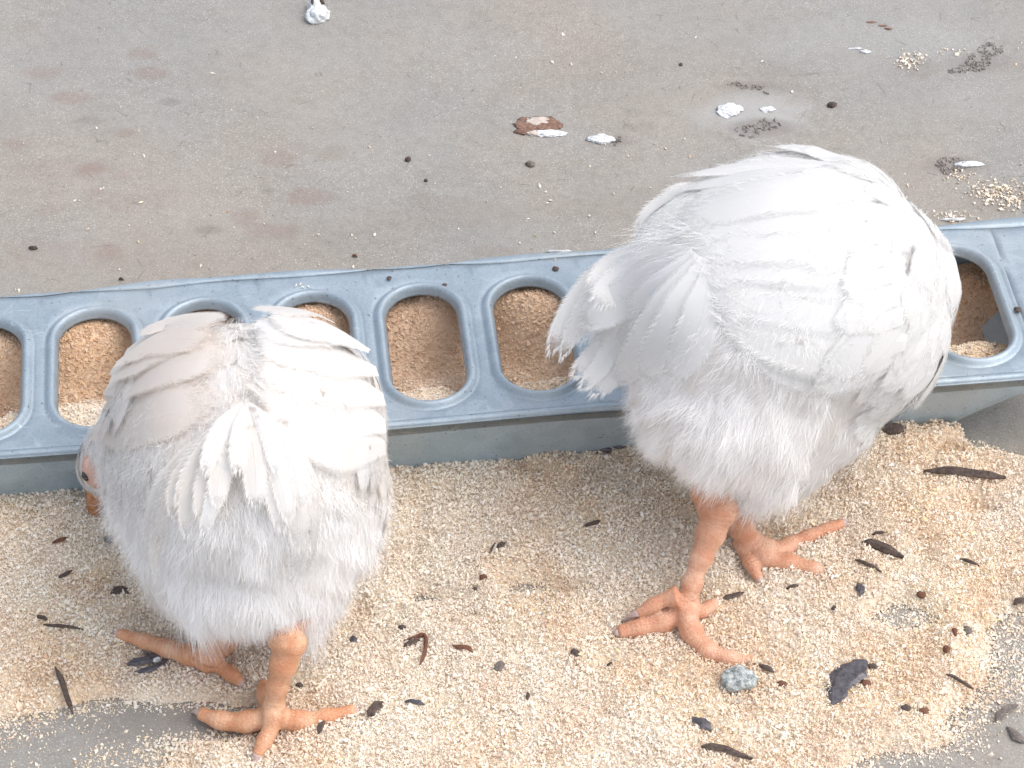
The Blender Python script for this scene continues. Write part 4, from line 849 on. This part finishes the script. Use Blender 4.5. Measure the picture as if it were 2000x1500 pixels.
head_parts(hen, headL, None, (182, 922), ([at(198,935,3.6/100), at(188,968,2.7/100), at(183,1000,1.5/100), at(186,1022,.7/100)], [.0075, .0058, .0038, .0012], [at(206,950,3.0/100), at(200,975,2.2/100), at(193,1005,1.2/100)]))
bmc, _ = hen.S.hit(160, 872); 
hen.claws([(at(392,1393,.007), at(380,1390,.003)-at(392,1393,.007), .006, .0020), (at(692,1388,.007), at(706,1385,.003)-at(692,1388,.007), .006, .0020), (at(502,1476,.006), at(497,1492,.002)-at(502,1476,.006), .006, .0022), (at(470,1334,.006), at(478,1347,.002)-at(470,1334,.006), .005, .0020), (at(232,1238,.007), at(218,1233,.003)-at(232,1238,.007), .006, .0019), (at(514,1335,.008), at(513,1326,.004)-at(514,1335,.008), .005, .002), (at(490,1230,.007), at(500,1225,.003)-at(490,1230,.007), .005, .0018)])

# ---- the right chicken: seen from behind and its left... tail to the left, head hidden in the trough on the far side
plR = mat_plumage('clean_white_plumage', (.86, .85, .83), .35)
ellsR = [ell(1540, 590, 13.0, 5.6, 7.2, 5.6, -6, -58), ell(1458, 722, 10.2, 5.0, 5.6, 5.0, 0, -50), ell(1640, 640, 11.4, 4.4, 4.6, 4.8, 0, -60), ell(1730, 560, 11.5, 2.9, 3.0, 3.2, 0, -50), ell(1745, 660, 9.6, 1.9, 2.4, 2.4),
         ell(1400, 480, 14.2, 2.6, 4.0, 2.6, -6, -62), ell(1500, 430, 14.0, 3.0, 5.4, 2.6, -6, -58), ell(1615, 460, 13.5, 3.1, 3.5, 3.2, 0, -50), ell(1410, 775, 8.4, 2.6, 3.0, 3.2), ell(1520, 850, 7.0, 3.0, 3.0, 3.4), ell(1606, 812, 8.0, 2.4, 2.6, 2.6), ell(1468, 925, 5.4, 1.3, 1.6, 1.9), ell(1305, 765, 9.0, 1.7, 2.4, 2.6),
         ell(1740, 520, 9.0, 2.4, 2.4, 2.6), ell(1760, 540, 6.8, 1.7, 1.8, 2.0), ell(1775, 575, 4.8, 1.35, 1.4, 1.4)]
legR = [toe([(1400,860),(1385,950),(1402,988),(1385,1050),(1360,1115),(1338,1180)], [7.6,5.6,4.9,3.7,2.5,1.2], [1.0,.82,.95,.66,.47,.55]),
        toe([(1338,1185),(1300,1212),(1255,1225),(1210,1235)], [1.3,.95,.8,.7], [.62,.55,.50,.36]),
        toe([(1325,1165),(1295,1172),(1265,1188),(1246,1197)], [2.2,2.0,1.7,1.5], [.50,.36,.32,.24]),
        toe([(1338,1190),(1352,1235),(1385,1272),(1430,1288),(1470,1291)], [1.3,1.1,.8,.7,.6], [.62,.52,.46,.40,.28]),
        toe([(1345,1185),(1368,1195),(1385,1185),(1397,1176)], [1.3,1.0,.9,.8], [.55,.36,.30,.22]),
        toe([(1470,930),(1445,1005),(1458,1050)], [5.6,3.2,1.3], [.9,.62,.60]),
        toe([(1455,1050),(1510,1075),(1555,1058),(1600,1040),(1645,1022)], [1.3,1.0,.8,.75,.7], [.60,.50,.38,.34,.26]),
        toe([(1455,1055),(1500,1088),(1545,1100),(1590,1112),(1632,1122)], [1.2,1.0,.8,.7,.6], [.60,.50,.46,.38,.26]),
        toe([(1450,1055),(1460,1085),(1472,1110),(1484,1132)], [1.2,.9,.8,.6], [.50,.38,.34,.22])]
cock = Chicken(tuple(at(1420, 1130, 0)), 'pure white chicken on the right, bent over the trough, tail to the left, head hidden', ellsR, legR, (-.80, -.45, -.25), plR, dnL, skR)
headR = at(1775, 575, .048)
def selbackR(P, N):
    u, v = pix(P); return ((u > 1740) | (v < 560) | (N[:, 1] > .2)) & (np.linalg.norm(P - headR, axis=1) > .02) & ((u > 1400) | (v < 520))
cock.contour(1100, .024, .014, selbackR, down=.15)
cock.quills([([[(1730,705),(1600,725),(1450,650)],[(1720,660),(1590,690),(1437,612)]], 3, 2.6, 0),
             ([[(1750,660),(1570,655),(1398,568)],[(1740,600),(1560,600),(1372,548)],[(1730,550),(1540,540),(1350,520)],[(1710,500),(1530,485),(1338,497)],[(1690,450),(1530,430),(1335,472)],[(1660,400),(1520,390),(1335,450)]], 8, 3.5, 1.5)], 'wing')
def selshoulder(P, N): u, v = pix(P); return (u > 1690 + rng.normal(size=len(P)) * 45) & (v < 680) & (N[:, 1] < .75)
cock.contour(300, .034, .022, selshoulder, down=.1, name='shoulder_feathers', lift=(.0044, .0054))
cock.quills([([[(1680,410),(1500,405),(1330,440)],[(1660,370),(1500,370),(1318,405)],[(1630,340),(1500,335),(1340,365)]], 5, 1.9, 0)], 'wing')
tailq(cock, [([(1352,500),(1225,510),(1135,600),(1088,700)],.9,.4,-.4), ([(1365,500),(1255,600),(1190,705),(1140,760)],1.0,.5,.3), ([(1350,500),(1220,500),(1120,590),(1062,690)],1.3,.3,-.6), ([(1350,500),(1230,520),(1150,600),(1100,670)],1.5,.4,-.2), ([(1355,500),(1250,520),(1180,590),(1135,668)],1.5,.5,.1), ([(1360,500),(1240,600),(1180,690),(1122,735)],1.4,.4,.2), ([(1365,500),(1270,610),(1210,720),(1162,770)],1.5,.5,.4),
             ([(1360,500),(1270,560),(1205,600),(1150,632)],1.9,.8,.9), ([(1362,500),(1290,580),(1230,650),(1190,690)],1.9,.8,.9), ([(1370,505),(1310,600),(1260,690),(1215,745)],1.9,.7,.8), ([(1378,510),(1350,600),(1300,690),(1255,735)],2.0,.6,.7), ([(1385,520),(1385,600),(1345,690),(1300,730)],2.0,.5,.6), ([(1355,498),(1280,510),(1215,555),(1185,600)],1.7,.9,1.0), ([(1345,495),(1270,495),(1200,520),(1160,570)],1.4,.5,.4)], 'tail')
tailq(cock, [([(1400,360),(1320,370),(1260,395),(1218,440)],1.3,-.6,-1.6), ([(1400,380),(1330,400),(1270,425),(1235,455)],1.2,-.3,-1.0), ([(1380,350),(1320,352),(1285,365),(1262,392)],1.0,-.8,-2.0)], 'far_wing_tip')
def selrumpR(P, N): u, v = pix(P); return (v > 560 + rng.normal(size=len(P)) * 15) & (u < 1700 - (v - 560) * .35) & (N[:, 1] < .5) & ((v > 620) | (u < 1400))
def sellowR(P, N): u, v = pix(P); return (v > 800 + rng.normal(size=len(P)) * 20) & (u < 1560) & (u > 1390)
def seltailbase(P, N): u, v = pix(P); return (abs(u - 1335) < 60) & (abs(v - 470) < 40)
def selbodyR(P, N): return np.linalg.norm(P - headR, axis=1) > .022
cock.add_down([cock.down_cover(150000, .011, selrumpR, W=.00015, out=.13, curl=.15), cock.down_cover(16000, .017, sellowR, W=.0002, out=.25, droop=(0, 0, -.2)), cock.down_cover(60000, .020, seltailbase, W=.0002, out=.5), cock.down_cover(16000, .007, selbodyR, W=.0002, out=.12), cock.down_cover(14000, .006, selbodyR, W=.00014, out=.02, lift=.0040)])
head_parts(cock, headR, None, None, ([headR + np.array([.002, .010, -.004]), headR + np.array([.003, .018, -.012]), headR + np.array([.003, .022, -.020])], [.0075, .005, .0012], [headR + np.array([.002, .006, -.009]), headR + np.array([.003, .014, -.016])]))
cock.claws([(at(1210,1235,.007), at(1197,1238,.003)-at(1210,1235,.007), .005, .0024), (at(1246,1197,.015), at(1233,1203,.012)-at(1246,1197,.015), .006, .0019), (at(1470,1291,.006), at(1486,1290,.002)-at(1470,1291,.006), .006, .0020), (at(1397,1176,.008), at(1404,1170,.004)-at(1397,1176,.008), .005, .0017),
            (at(1645,1022,.007), at(1662,1012,.004)-at(1645,1022,.007), .006, .0021), (at(1632,1122,.006), at(1648,1127,.002)-at(1632,1122,.006), .005, .0018), (at(1484,1132,.006), at(1494,1147,.002)-at(1484,1132,.006), .006, .0020)])
